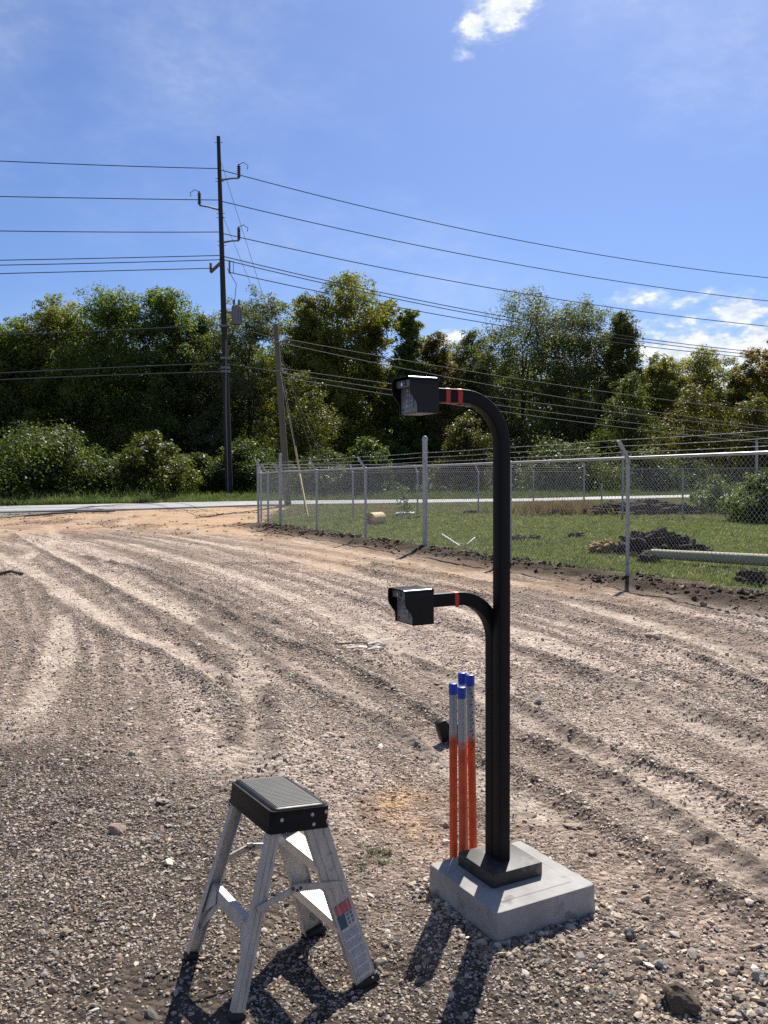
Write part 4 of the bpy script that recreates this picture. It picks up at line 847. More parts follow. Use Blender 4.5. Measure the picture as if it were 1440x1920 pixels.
q = lump((.2, .16, .14), 41, 3, .4, 2.5).build('clod', M['soil'], None); q.location = (a.x - .05, a.y - .02, float(base(a.y)) + .08); tag(q, 'dark earth lump propping the near end of the pale pole', 'clod')
p = G(1410, 1098); q = lump((.22, .2, .16), 43, 4, .4, 2.5).build('clod', M['soil'], None); q.location = (p[0], p[1], float(base(p[1])) + .08); tag(q, 'rounded dark clod at the foot of the fence near the right edge', 'clod')
p = G(693, 986); ft = thing('form_tube', 'tan hollow tube lying on the lawn with its dark open end facing the yard', 'tube', (p[0], p[1], float(base(p[1])) + .21), (0, 0, rad(-27)))
b = B(); n = 20; R0_, R1_, Lt = .19, .165, .75; rings = []
for r, y in ((R0_, 0), (R0_, Lt), (R1_, Lt), (R1_, 0)): rings.append([b.bm.verts.new((r * math.cos(2 * math.pi * k / n), y, r * math.sin(2 * math.pi * k / n))) for k in range(n)])
for r0, r1 in zip(rings, rings[1:] + rings[:1]):
    for k in range(n): b.bm.faces.new((r0[k], r0[(k + 1) % n], r1[(k + 1) % n], r1[k]))
b.build('tube_wall', M['form_tube'], ft, True)
def rod(name, pts, r, mat, label, cat, sides=6): return tag(B().tube(pts, r, sides).build(name, mat, None, True), label, cat)
def gz(px, py, h=.02): p = G(px, py); return (p[0], p[1], float(Z(p[0], p[1])) + h)
rod('white_lath', [gz(829, 1011, .12), gz(852, 1021, .05), gz(862, 1027, .03)], .022, M['white_scrap'], 'broken white lath lying by the fence left of the keypad post', 'lath')
rod('white_lath', [gz(850, 1022, .04), gz(875, 1024, .03), gz(890, 1013, .06)], .018, M['white_scrap'], 'short white lath crossing the broken one by the fence', 'lath')
p = G(757, 966); b = B()
for k in range(5): b.poly([(-.3 + k * .13, -.05, .01 + .02 * (k % 2)), (-.12 + k * .13, -.1, .03), (-.1 + k * .12, .06, .07), (-.28 + k * .13, .1, .03)], (0, 0, .01))
q = b.build('plastic_sheet', M['white_scrap'], None); q.location = (p[0], p[1], float(base(p[1])) + .05); tag(q, 'torn white plastic on the lawn under the thin sapling', 'plastic sheet')
p = G(758, 972); q = lump((.5, .3, .10), 51, 3, .5, 2.5).build('soil_patch', M['soil'], None); q.location = (p[0], p[1] - .1, float(base(p[1]))); tag(q, 'low patch of bare dark soil beside the torn white plastic', 'soil patch')
p = G(880, 962); q = lump((.34, .2, .10), 52, 3, .5, 2.5).build('soil_patch', M['soil'], None); q.location = (p[0], p[1] - .1, float(base(p[1])) + .02); tag(q, 'small dark soil lump on the lawn left of the keypad post', 'soil patch')
for px, py, s, lab in ((970, 1015, .2, 'left of two dark clods on the grass just right of the keypad post'), (1002, 1012, .15, 'right of two dark clods on the grass just right of the keypad post'), (1080, 1010, .22, 'flat dark clod on the grass midway between the posts')):
    p = G(px, py); q = lump((s, s * .8, s * .5), 60 + px % 17, 3, .5, 2.5).build('clod', M['soil'], None); q.location = (p[0], p[1], float(base(p[1])) + .04); tag(q, lab, 'clod')
a, e = gp([(1105, 967)])[0], gp([(1345, 968)])[0]; cx, cy = (a + e) / 2; eb = lump(((e - a)[0] / 2 * 1.05, .8, .52), 71, 5, .30, 3.2).build('earth_bank', M['soil'], None); eb.location = (cx, cy + .9, float(base(cy)) - .02)
tag(eb, 'low dark bank of earth and roots at the right rear of the lawn', 'earth bank')

# ------------------------------------------------------------------ concrete pad, keypad pedestal
RB = Matrix.Rotation(THB, 3, 'Z')
BH = .113
def make_pad():
    t = thing('concrete_footing', 'square concrete footing carrying the black keypad pedestal', 'footing', (BLK[0], BLK[1], 0), (0, 0, THB))
    h = BA / 2; bm = bmesh.new(); rng = np.random.default_rng(2)
    rings = []
    def ring(r, z, n=24, jit=0):
        vs = []
        for k in range(4 * n):
            s, f = divmod(k, n); f = f / n * 2 - 1; x, y = [(f, -1), (1, f), (-f, 1), (-1, -f)][s]
            # slightly rounded arrises
            c = (abs(x) * abs(y)) ** 40 * .003
            j = jit * mnoise.noise(Vector((x * 5, y * 5, z * 30 + 7)))
            vs.append(bm.verts.new((x * (r - c + j), y * (r - c + j), z + j * .8)))
        return vs
    spec = [(h + .004, -.10, .003), (h + .003, .02, .003), (h + .001, .06, .002), (h, BH - .004, .0015), (h - .0015, BH - .001, .0022), (h - .005, BH, .001), (h - .055, BH + .0005, .0004), (h - .058, BH - .0006, .0004), (h - .062, BH + .0015, .0004), (.06, BH + .0015, 0)]
    for r, z, j in spec: rings.append(ring(r, z, 24, j))
    n = len(rings[0])
    for a, b in zip(rings, rings[1:]):
        for k in range(n): bm.faces.new((a[k], a[(k + 1) % n], b[(k + 1) % n], b[k]))
    bm.faces.new(rings[-1]); b = B(); b._add(bm); b.build('slab', M['concrete'], t)
make_pad()
PC = np.array([.4535, 3.335]); PT = .0508
ped = thing('keypad_pedestal', 'black double gooseneck pedestal with a keypad at two heights', 'keypad pedestal', (PC[0], PC[1], BH + .002), (0, 0, THB))
def rsq(w, r=.006, n=3):
    h = w / 2; out = []
    for cx, cy, a0 in ((h - r, h - r, 0), (-h + r, h - r, 90), (-h + r, -h + r, 180), (h - r, -h + r, 270)):
        for k in range(n + 1): a = rad(a0 + 90 * k / n); out.append((cx + r * math.cos(a), cy + r * math.sin(a)))
    return out
Z0 = BH + .002
b = B(); b.box((.003, .016, .026), (.235, .235, .052), None, .0025); b.build('base_cover', M['cover'], ped, True)
AU, AL, ZU, ZL, BW, BD, BHH, OFF = .3712, .3632, 1.8887, 1.1192, .1302, .0886, .1304, .0511
def neck(z_arm, R, x_end, yo, z_lo):
    pts = [(0, yo, z_lo), (0, yo, z_arm - R)]
    for k in range(1, 13): a = rad(90 * k / 13); pts.append((-R * (1 - math.cos(a)), yo, z_arm - R + R * math.sin(a)))
    pts += [(-R, yo, z_arm), (x_end, yo, z_arm)]; return pts
zu_arm = ZU + .545 * BHH - Z0; zl_arm = ZL + .60 * BHH - Z0
pu = neck(zu_arm, .185, -(AU - BD / 2) + .002, 0, .045); B().sweep(rsq(PT), pu, (0, 1, 0)).build('tall_tube', M['black_coat'], ped, True)
pl_ = neck(zl_arm, .175, -(AL - BD / 2) + .002, OFF, .045); B().sweep(rsq(PT), pl_, (0, 1, 0)).build('short_tube', M['black_coat'], ped, True)
def tape(x, yo, z, w, seed, tilt=0):
    b = B(); prof = rsq(PT + .0022, .007); b.sweep(prof, [(x - w / 2 + tilt, yo, z), (x, yo, z), (x + w / 2 + tilt, yo, z)], (0, 1, 0)); b.box((x + w * .1, yo - PT / 2 - .0015, z - PT * .15), (w * .92, .0012, PT * .9), Matrix.Rotation(rad(4), 3, 'Y')); o = b.build('tape_band', M['tape'], ped, True); o['label'] = 'band of red tape wrapped round the arm'; return o
tape(-.208, 0, zu_arm, .019, 1); tape(-.262, 0, zu_arm, .019, 2, .002); tape(-.190, OFF, zl_arm, .017, 3)

def keypad(parent, cx, cy, z0, lab):
    """hooded box: local x from the front (-) to the back (+), y across, z up"""
    w, d, h, tk = BW, BD, BHH, .0028; fwd = .031
    def xf(z):          # how far the hood and its cheeks reach forward at height z
        f = z / h; return -d / 2 - fwd * (1 if f > .62 else (0 if f < .22 else float(ss(np.array(f), .22, .62))))
    rc = .016; loop = []
    for k in range(9): loop.append((-w / 2, h * .0 + (h - rc) * k / 8))
    for k in range(1, 6): a = rad(180 - 90 * k / 6); loop.append((-w / 2 + rc + rc * math.cos(a), h - rc + rc * math.sin(a)))
    loop += [(-w / 2 + rc, h), (w / 2 - rc, h)]
    full = loop + [(-y, z) for y, z in loop[::-1]][2:]
    b = B(); bm = b.bm
    def inner(y, z): return (y * (1 - 2 * tk / w), min(z, h) - (tk if z > h - rc else tk * (z / h)))
    O0 = [bm.verts.new((xf(z), y, z)) for y, z in full]; O1 = [bm.verts.new((d / 2, y, z)) for y, z in full]
    I0 = [bm.verts.new((xf(z), *inner(y, z))) for y, z in full]; I1 = [bm.verts.new((d / 2, *inner(y, z))) for y, z in full]
    n = len(full)
    for k in range(n - 1):
        bm.faces.new((O0[k], O0[k + 1], O1[k + 1], O1[k])); bm.faces.new((I0[k], I1[k], I1[k + 1], I0[k + 1])); bm.faces.new((O0[k], I0[k], I0[k + 1], O0[k + 1])); bm.faces.new((O1[k], O1[k + 1], I1[k + 1], I1[k]))
    for k in (0, n - 1): bm.faces.new((O0[k], O1[k], I1[k], I0[k]))
    b.box((d / 2 + .001, 0, h / 2), (tk, w - .001, h - .001)); b.box((.002, 0, .0015), (d - .006, w - .007, .003))
    hs = b.build('keypad_housing', M['housing'], parent, True); hs.location = (cx, cy, z0); hs['label'] = lab
    x0 = -d / 2 + .006
    b = B(); b.box((x0 + .002, 0, h * .37), (.004, w - .008, h * .70)); b.build('faceplate', M['face'], hs)
    b = B(); b.box((x0 - .009, 0, h * .825), (.022, w - .008, h * .20), None, .002); b.build('camera_strip', M['face'], hs, True)
    Ry = Matrix.Rotation(rad(-90), 3, 'Y'); b = B(); b.lathe([(.010, 0), (.0105, .003), (.008, .0045)], (x0 - .0195, -.002, h * .83), 16, Ry); b.build('camera_lens', M['lens'], hs, True)
    b = B(); b.lathe([(.006, 0), (.006, .002)], (x0 - .0195, .020, h * .815), 12, Ry); b.build('light', M['chrome'], hs, True)
    b = B(); b.lathe([(.005, 0), (.005, .002)], (x0 + .0005, w * .36, h * .12), 12, Ry); b.build('lock', M['ink'], hs, True)
    chars = '123456789*0#'; kx, kz = .0175, .0185
    kb = B(); kb.box((x0 - .0022, 0, 0), (.0045, .0135, .0135), None, .0012); k0 = kb.build('key', M['key'], hs, True); k0.location = (0, kx, h * .645)
    tx = []
    for r in range(4):
        for c in range(3):
            y = kx * (1 - c) - .006; z = h * .645 - r * kz
            if r + c == 0: k0.location = (0, y, z)
            else: kk = k0.copy(); COL.objects.link(kk); kk.parent = hs; kk.location = (0, y, z)
            cu = bpy.data.curves.new('c', 'FONT'); cu.body = chars[r * 3 + c]; cu.size = .011; cu.align_x = 'CENTER'; cu.align_y = 'CENTER'
            ob = bpy.data.objects.new('c', cu); COL.objects.link(ob); dg = bpy.context.evaluated_depsgraph_get(); dg.update(); me = bpy.data.meshes.new_from_object(ob.evaluated_get(dg)); bpy.data.objects.remove(ob)
            me.transform(Matrix.Translation((x0 - .0048, y, z)) @ Matrix(((0, 0, -1, 0), (-1, 0, 0, 0), (0, 1, 0, 0), (0, 0, 0, 1)))); tx.append(me)
    b = B()
    for me in tx: b.bm.from_mesh(me)
    me = bpy.data.meshes.new('key_digits'); b.bm.to_mesh(me); b.bm.free(); link('key_digits', me, M['ink'], hs)['kind'] = 'stuff'
    return hs
keypad(ped, -AU, 0, ZU - Z0, 'upper hooded keypad at the end of the tall arm'); keypad(ped, -AL, OFF, ZL - Z0, 'lower hooded keypad at the end of the short arm')

# ------------------------------------------------------------------ conduits behind the pad
def conduit_mat(cut, seed):
    m, nt, N, L = nt_new('spray_painted_conduit'); out = N('ShaderNodeOutputMaterial'); p = N('ShaderNodeBsdfPrincipled'); L(p.outputs[0], out.inputs[0])
    tc = N('ShaderNodeTexCoord'); sp = N('ShaderNodeSeparateXYZ'); L(tc.outputs['Object'], sp.inputs[0])
    n = N('ShaderNodeTexNoise'); n.inputs['Scale'].default_value = 26; n.inputs['Detail'].default_value = 5; mp = N('ShaderNodeMapping'); mp.inputs['Location'].default_value = (seed * 3.7, seed, 0); L(tc.outputs['Object'], mp.inputs[0]); L(mp.outputs[0], n.inputs['Vector'])
    a = N('ShaderNodeMath'); a.operation = 'MULTIPLY_ADD'; L(n.outputs['Fac'], a.inputs[0]); a.inputs[1].default_value = .11; L(sp.outputs['Z'], a.inputs[2])
    r = N('ShaderNodeMapRange'); L(a.outputs[0], r.inputs[0]); r.inputs[1].default_value = cut + .035; r.inputs[2].default_value = cut + .075
    n2 = N('ShaderNodeTexNoise'); n2.inputs['Scale'].default_value = 14; n2.inputs['Detail'].default_value = 6; L(mp.outputs[0], n2.inputs['Vector'])
    o = N('ShaderNodeValToRGB'); o.color_ramp.elements[0].color = (.50, .060, .012, 1); o.color_ramp.elements[1].color = (.66, .115, .030, 1); o.color_ramp.elements[0].position = .35; o.color_ramp.elements[1].position = .7; L(n2.outputs['Fac'], o.inputs[0])
    g = N('ShaderNodeValToRGB'); g.color_ramp.elements[0].color = (.32, .34, .36, 1); g.color_ramp.elements[1].color = (.38, .40, .42, 1); L(n2.outputs['Fac'], g.inputs[0])
    mx = N('ShaderNodeMix'); mx.data_type = 'RGBA'; L(r.outputs[0], mx.inputs[0]); L(o.outputs[0], mx.inputs[6]); L(g.outputs[0], mx.inputs[7]); L(mx.outputs[2], p.inputs['Base Color'])
    mt = N('ShaderNodeMath'); mt.operation = 'MULTIPLY'; L(r.outputs[0], mt.inputs[0]); mt.inputs[1].default_value = .5; L(mt.outputs[0], p.inputs['Metallic']); p.inputs['Roughness'].default_value = .48
    return m
def conduit(bx, by, tx, ty, D, top_py, cut_py, label, marks=False):
    a = Vector(P(bx, by, D)); top = Vector(P(tx, top_py, D + .005)); a = top + (a - top) * ((top.z + .02) / (top.z - a.z)); zc = P(tx, cut_py, D)[2]
    t = thing('metal_conduit', label, 'conduit', (a.x, a.y, a.z), (0, 0, 0), 'steel conduits stubbed up behind the footing'); v = top - a; r = .0167
    m = conduit_mat(zc - a.z - .075, bx % 13)
    b = B(); b.tube([v * 0, v * .5, v * .985], r, 18); b.build('pipe', m, t, True)
    R = v.to_track_quat('Z', 'Y').to_matrix(); B().lathe([(r * 1.04, -.046), (r * 1.09, -.044), (r * 1.09, -.004), (r * .98, 0), (r * .8, .001)], v, 20, R).build('thread_cap', M['cap_blue'], t, True)
    if marks:
        b = B()
        for k in range(16):
            s = .93 - .018 * k - (.02 if k > 4 else 0); c = v * s + Vector((-.003 + .004 * ((k * 7) % 3), -r * 1.0, 0))
            b.box(c, (.004 + .004 * ((k * 5) % 3), .0012, .003)); b.box(c + Vector((.003, 0, .004)), (.002, .0012, .006))
        b.build('printed_marking', M['ink'], t)['kind'] = 'stuff'
conduit(850.5, 1590, 849.5, 0, 3.56, 1281, 1342, 'leftmost steel conduit, sprayed orange below, under a blue cap')
conduit(868, 1590, 865.5, 0, 3.50, 1288, 1364, 'front middle conduit, the shortest one, sprayed orange with a blue cap')
conduit(871, 1590, 866.5, 0, 3.60, 1261, 1352, 'tallest conduit at the back, its blue cap above the front middle one')
conduit(887, 1575, 881.5, 0, 3.56, 1265, 1352, 'rightmost conduit with dark printing down its grey upper part', True)

# ------------------------------------------------------------------ step stool
st = thing('step_stool', 'aluminium step stool with black top standing on the gravel', 'step stool', (-.4097, 2.8341, .0013), (.0007, .1023, .5629))
SZ, SW, SD = .6114, .327, .188
b = B(); bm = b.bm
def srect(x0, x1, y, z, r=.016, n=4):
    out = []
    for cx, cy, a0 in ((x1 - r, y - r, 0), (x0 + r, y - r, 90), (x0 + r, -y + r, 180), (x1 - r, -y + r, 270)):
        for k in range(n + 1): a = rad(a0 + 90 * k / n); out.append((cx + r * math.cos(a), cy + r * math.sin(a), z))
    return out
hw = SW / 2; rings = []
for gx, gy, dz in ((.014, .006, -.078), (.012, .005, -.07), (.004, .002, -.012), (.001, 0, -.006), (-.005, -.006, -.0015), (-.012, -.013, 0)):
    rings.append([bm.verts.new(p) for p in srect(-.094 - gx, .094 + gx * 1.2, hw + gy, SZ + dz)])
n = len(rings[0])
for r0, r1 in zip(rings, rings[1:]):
    for k in range(n): bm.faces.new((r0[k], r0[(k + 1) % n], r1[(k + 1) % n], r1[k]))
bm.faces.new(rings[-1])
inn = [bm.verts.new((v.co.x * .965, v.co.y * .98, v.co.z)) for v in rings[0]]; inn2 = [bm.verts.new((v.co.x * .965, v.co.y * .98, SZ - .008)) for v in rings[0]]
for r0, r1 in ((rings[0], inn), (inn, inn2)):
    for k in range(n): bm.faces.new((r0[k], r1[k], r1[(k + 1) % n], r0[(k + 1) % n]))
bm.faces.new(inn2[::-1])
plat = b.build('platform', M['black_plastic'], st, True)
b = B(); b.box((0, 0, SZ + .0004), (.156, SW - .030, .0022), None, .0008)
for k in range(17):
    x = -.070 + k * .00875; m_ = 22
    for j in range(m_): 
        y = -hw + .024 + (SW - .048) * (j + .5) / m_; b.box((x, y, SZ + .0018), (.0062, .0085, .0016), Matrix.Rotation(rad(38 if (k + j) % 2 else -38), 3, 'Z'))
b.build('tread_pad', M['tread_pad'], plat)['kind'] = 'stuff'
rv = None
for side in (-1, 1):
    for x, z in ((-.066, -.036), (.042, -.030), (.092, -.026), (.050, -.062), (.100, -.058)):
        if rv is None:
            rv = B().lathe([(.0062, 0), (.0062, .0015), (.004, .003), (.0015, .0032)], (0, 0, 0), 12, Matrix.Rotation(rad(90), 3, 'X')).build('rivet', M['alu'], plat, True); q = rv
        else: q = rv.copy(); COL.objects.link(q); q.parent = plat
        q.location = (x, side * (hw + .0035), SZ + z); q.rotation_euler = (0, 0, 0 if side < 0 else math.pi)
def chan(w, fl, t, sgn):
    """channel profile: web along x (width w), flanges pointing inwards (sgn)"""
    return [(-w / 2, 0), (w / 2, 0), (w / 2, sgn * fl), (w / 2 - t, sgn * fl), (w / 2 - t, sgn * t), (-w / 2 + t, sgn * t), (-w / 2 + t, sgn * fl), (-w / 2, sgn * fl)]
FT = (.058, .150, SZ - .045); FBt = (.285, .196, .012); RT = (-.074, .150, SZ - .045); RBt = (-.178, .206, .012)
def leg(top, bot, side, w, fl, name):
    p0 = Vector((top[0], side * top[1], top[2])); p1 = Vector((bot[0], side * bot[1], bot[2])); t = (p1 - p0).normalized(); yv = Vector((0, -side, 0)); xv = (Vector((1, 0, 0)) - t * t.x).normalized(); yv = t.cross(xv); yv = yv if yv.y * side < 0 else -yv
    b = B(); prof = chan(w, fl, .003, 1); ra = [b.bm.verts.new(p0 + xv * x + yv * y) for x, y in prof]; rb = [b.bm.verts.new(p1 + xv * x + yv * y) for x, y in prof]; n = len(prof)
    for k in range(n): b.bm.faces.new((ra[k], ra[(k + 1) % n], rb[(k + 1) % n], rb[k]))
    b.bm.faces.new(ra[::-1]); b.bm.faces.new(rb)
    # shallow ribs rolled into the web
    for x in (-w * .22, w * .22): b.sweep([(-.002, -.0008), (.002, -.0008), (.002, .0012), (-.002, .0012)], [p0 + xv * x - yv * .0006, p1 + xv * x - yv * .0006], tuple(xv))
    return b.build(name, M['alu'], st), p0, p1, xv, yv
rails = {}
for side in (-1, 1):
    o, p0, p1, xv, yv = leg(FT, FBt, side, .078, .026, 'front_rail'); rails[side] = (o, p0, p1, xv, yv)
    t = (p1 - p0).normalized(); Rm = Matrix((xv, yv, -t)).transposed()
    b = B(); b.box(p1 + t * .004 + yv * .010, (.088, .034, .026), Rm, .004); b.box(p1 + t * .010 + xv * .036 + yv * .010, (.022, .032, .020), Rm, .003); f = b.build('rubber_foot', M['rubber'], o, True)
    r2 = B().lathe([(.0042, 0), (.0042, .0015), (.001, .0025)], p1 + yv * -.0082 - t * .004 + xv * .02, 10, Matrix.Rotation(rad(90 * -side), 3, 'X')).build('rivet', M['chrome'], o)
    o2, q0, q1, xv2, yv2 = leg(RT, RBt, side, .042, .022, 'rear_leg'); rails[(side, 'r')] = (o2, q0, q1, xv2, yv2)
    t2 = (q1 - q0).normalized(); b = B(); b.box(q1 + t2 * .006 + yv2 * .008, (.050, .032, .022), Matrix((xv2, yv2, -t2)).transposed(), .004); b.build('rubber_foot', M['rubber'], o2, True)
def rail_at(z, top, bot): f = (top[2] - z) / (top[2] - bot[2]); return (top[0] + (bot[0] - top[0]) * f, top[1] + (bot[1] - top[1]) * f)
for z in (.408, .205):
    x, y = rail_at(z, FT, FBt); b = B(); b.box((x, 0, z), (.076, 2 * y - .004, .004)); b.box((x + .037, 0, z - .020), (.004, 2 * y - .004, .040)); b.box((x - .037, 0, z - .014), (.004, 2 * y - .004, .028))
    o = b.build('step', M['alu_tread'], st)
    rb = B()
    for k in range(9): rb.box((x - .032 + k * .008, 0, z + .0029), (.0032, 2 * y - .006, .002))
    rb.build('tread_ribs', M['alu_tread'], o)['kind'] = 'stuff'
    for side in (-1, 1):
        x2, y2 = rail_at(z - .145, FT, FBt)
        if z < .3: B().sweep([(-.011, -.0015), (.011, -.0015), (.011, .0015), (-.011, .0015)], [(x + .028, side * y * .45, z - .032), (x2 + .012, side * (y2 - .006), z - .150)], (0, .5 * -side, .86)).build('step_brace', M['alu'], st)
zr = .235; x, y = rail_at(zr, RT, RBt); b = B(); b.box((x - .006, 0, zr), (.003, 2 * y - .01, .044)); b.box((x + .006, 0, zr + .0225), (.026, 2 * y - .01, .003)); b.box((x + .005, 0, zr - .0225), (.02, 2 * y - .01, .003)); cb = b.build('rear_crossbar', M['alu'], st)
for side in (-1, 1):
    x2, y2 = rail_at(zr - .075, RT, RBt); x1, y1 = rail_at(zr + .02, RT, RBt)
    B().poly([(x1 - .009, side * (y1 - .008), zr + .022), (x - .009, side * (y1 - .075), zr + .018), (x - .010, side * (y1 - .075), zr - .022), (x2 - .012, side * (y2 - .006), zr - .085)], (-.002, 0, 0)).build('gusset', M['alu'], cb)
    x3, y3 = rail_at(zr - .13, RT, RBt); B().sweep([(-.009, -.0013), (.009, -.0013), (.009, .0013), (-.009, .0013)], [(x - .004, side * (y - .085), zr - .02), (x3 - .004, side * (y3 - .01), zr - .135)], (1, 0, 0)).build('corner_brace', M['alu'], cb)
for side in (-1, 1):
    zf, zb_ = .345, .315; xa, ya = rail_at(zf, FT, FBt); xb, yb = rail_at(zb_, RT, RBt); yo = .006
    A = Vector((xa + .008, side * (ya + yo), zf)); C_ = Vector((xb, side * (yb + yo), zb_)); mid = A.lerp(C_, .57) + Vector((0, side * .006, .032))
    def bar(p, q): 
        d = (q - p).normalized(); e = Vector((0, 0, 1)); e = (e - d * d.z).normalized(); n_ = d.cross(e); b = B(); b.poly([p + e * .010 - d * .012, q + e * .010 + d * .012, q - e * .010 + d * .012, p - e * .010 - d * .012], n_ * .0025); b.poly([p + e * .010 - d * .012, q + e * .010 + d * .012, q + e * .0075 + d * .012, p + e * .0075 - d * .012], n_ * -.004 * (1 if side < 0 else 1)); return b
    sp_ = bar(C_, mid).build('spreader', M['alu'], st); bar(mid + Vector((0, side * .002, 0)), A).build('spreader', M['alu'], st)
    for q in (mid + Vector((-.014, 0, 0)), mid + Vector((.012, 0, 0)), mid): B().lathe([(.0052, -.006), (.0052, .006)], q + Vector((0, 0, 0 if q is not mid else -.006)), 10, Matrix.Rotation(rad(90), 3, 'X')).build('pivot_rivet', M['stick'], sp_)
o, p0, p1, xv, yv = rails[-1]; T = p1 - p0
def sticker(f0, f1, x0, x1, lift, mat, name, parent):
    q = [p0 + T * f0 + xv * x0, p0 + T * f0 + xv * x1, p0 + T * f1 + xv * x1, p0 + T * f1 + xv * x0]; return B().poly([v - yv * lift for v in q], -yv * .0004).build(name, mat, parent)
lb_ = sticker(.60, .965, -.031, .031, .0020, M['label'], 'warning_label', st); lb_['label'] = 'worn white warning label with a red heading'
sticker(.515, .575, -.030, .027, .0020, M['label_red'], 'heading', lb_); sticker(.578, .655, -.031, -.004, .0028, M['label_blue'], 'panel', lb_); sticker(.578, .655, -.003, .030, .0022, M['label'], 'pictogram_panel', lb_)
b = B(); rng = np.random.default_rng(4)
for k in range(34):
    f = .675 + k * .0082
    if k in (6, 13, 20, 27): continue
    x = -.028
    while x < .026:
        l = rng.uniform(.004, .012); e = min(x + l, .028); q = [p0 + T * f + xv * x, p0 + T * f + xv * e, p0 + T * (f + .0032) + xv * e, p0 + T * (f + .0032) + xv * x]; b.poly([v - yv * .0026 for v in q], -yv * .0002); x = e + .002
for k in range(6):
    f = .583 + (k // 2) * .024; x = .000 + (k % 2) * .014; q = [p0 + T * f + xv * x, p0 + T * f + xv * (x + .011), p0 + T * (f + .017) + xv * (x + .010), p0 + T * (f + .017) + xv * (x + .001)]; b.poly([v - yv * .0030 for v in q], -yv * .0002)
b.build('fine_print', M['grey_paint'], lb_)['kind'] = 'stuff'

# ------------------------------------------------------------------ loose rocks and scraps
def rock(px, py, w, hgt, mat, label, seed, flat=.6, sub=3):
    p = G(px, py); rng = np.random.default_rng(seed); me = stone_mesh(rng, sub, .45, (1, .75, flat), 'rock'); o = link('rock', me, M[mat]); s = w / 2; o.scale = (s, s, s); o.rotation_euler = (rng.normal(0, .15), rng.normal(0, .15), rng.uniform(0, 6.28))
    o.location = (p[0], p[1], float(Z(p[0], p[1])) + s * flat * .45); return tag(o, label, 'rock', 'larger rocks lying in the yard')
rock(219, 1562, .105, 0, 'rock_pink', 'pinkish rock on the grey gravel, biggest stone left of the step stool', 1, .55)
rock(1272, 1878, .135, 0, 'rock_dark', 'large dark clod at the bottom right of the yard', 2, .75, 4)
rock(1222, 1197, .17, 0, 'rock_tan', 'lone brown rock on the bare tracks right of the keypad post', 3, .6)
rock(1295, 1470, .075, 0, 'rock_pale', 'pale flat rock on the ridge of a wheel track at right', 4, .45)
rock(1240, 1810, .05, 0, 'rock_pale', 'whitish pointed stone just above the large dark clod', 5, .7)
rock(1425, 1835, .06, 0, 'rock_pale', 'pale rounded stone at the bottom right edge', 6, .7)
rock(1385, 1865, .055, 0, 'rock_tan', 'tan stone between the large dark clod and the right edge', 7, .6)
rock(246, 1418, .085, 0, 'rock_tan', 'tan flat rock in the coarse rubble left of the step stool', 8, .5)
rock(305, 1505, .09, 0, 'rock_tan', 'long tan slab stone just left of the stool top', 9, .3)
rock(125, 1748, .05, 0, 'rock_tan', 'small tan stone with a dark shadow on the lower left gravel', 10, .6)
rock(1072, 1552, .10, 0, 'rock_tan', 'thin tan slab stone lying flat beyond the footing', 11, .18)
rock(1066, 1574, .06, 0, 'rock_tan', 'smaller tan slab stone lying flat just beyond the footing', 12, .2)
rock(985, 1527, .10, 0, 'rock_tan', 'brown wedge stone right behind the black post', 13, .45)
rock(838, 1548, .055, 0, 'rock_tan', 'brown stone left of the orange conduits', 14, .7)
rock(440, 1268, .07, 0, 'rock_pale', 'pale stone in the middle of the left wheel track', 15, .5)
rock(385, 1300, .06, 0, 'rock_grey', 'grey stone beside the left wheel track', 16, .7)
rock(370, 1335, .06, 0, 'rock_dark', 'dark clod at the end of the left wheel track', 17, .7)
rock(1165, 1690, .04, 0, 'rock_pale', 'white flat pebble at the right corner of the footing', 18, .4)
rock(1180, 1755, .05, 0, 'rock_grey', 'rounded grey stone right of the footing', 19, .8)
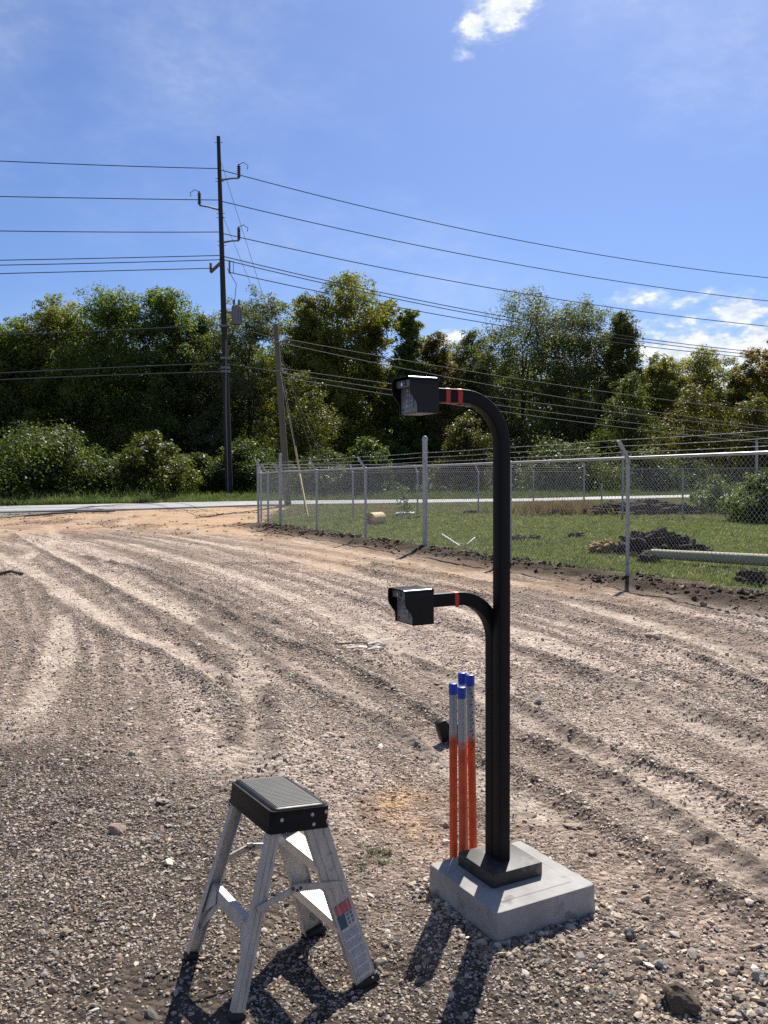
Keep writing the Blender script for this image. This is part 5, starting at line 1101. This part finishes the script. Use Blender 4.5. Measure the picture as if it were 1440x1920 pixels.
rock(1010, 1322, .07, 0, 'rock_grey', 'grey stone just right of the post in a track ridge', 20, .7)
rock(782, 1400, .06, 0, 'rock_grey', 'smooth grey stone left of the black plastic scrap', 21, .7)
def on_g(px, py, h=0):
    p = G(px, py); return Vector((p[0], p[1], float(Z(p[0], p[1])) + h))
c = on_g(838, 1386); t = thing('plastic_fitting', 'crumpled black plastic fitting on the ground left of the conduits', 'plastic scrap', tuple(c), (0, 0, .4)); t.scale = (1.25, 1.25, 1.3)
b = B(); b.box((.03, 0, .045), (.075, .06, .075), Matrix.Rotation(.25, 3, 'Y'), .006); b.box((-.03, -.01, .06), (.05, .05, .10), Matrix.Rotation(-.3, 3, 'Y'), .008); b.build('shell', M['black_plastic'], t, True)
c = on_g(690, 1222, .01); t = thing('metal_scrap', 'bent dusty metal strip with a wire tail lying on the wheel tracks', 'metal scrap', tuple(c))
def strip(pts, w, th=.006):
    b = B(); b.sweep([(-th, -w), (th, -w), (th, w), (-th, w)], pts, (.1, .93, .36)); return b
strip([(-.20, .02, .015), (-.08, -.02, .035), (.02, .02, .02), (.10, -.05, .05)], .014).build('strip', M['grey_scrap'], t)
strip([(.0, -.07, .02), (.09, -.09, .04), (.16, -.04, .05), (.10, .05, .07), (.0, .03, .05)], .012).build('curl', M['grey_scrap'], t)
B().tube([(.08, .08, .03), (-.06, .10, .05), (-.2, .18, .03), (-.32, .26, .01)], .007, 6).build('wire_tail', M['stick'], t)
rod('dead_branch', [gz(-40, 1070, .03), gz(0, 1077, .03), gz(20, 1076, .05), gz(42, 1079, .02)], .026, M['stick'], 'dark dead branch lying at the left edge of the yard', 'branch')
rod('dead_branch', [gz(45, 969, .03), gz(95, 967, .06), gz(150, 963, .05), gz(215, 959, .03)], .035, M['stick'], 'dark thin branch lying along the edge of the road', 'branch')
rod('dry_stem', [gz(655, 1650, .004), gz(680, 1640, .02), gz(705, 1622, .004)], .002, M['straw_stem'], 'thin dry grass stem on the gravel right of the stool', 'stem', 5)
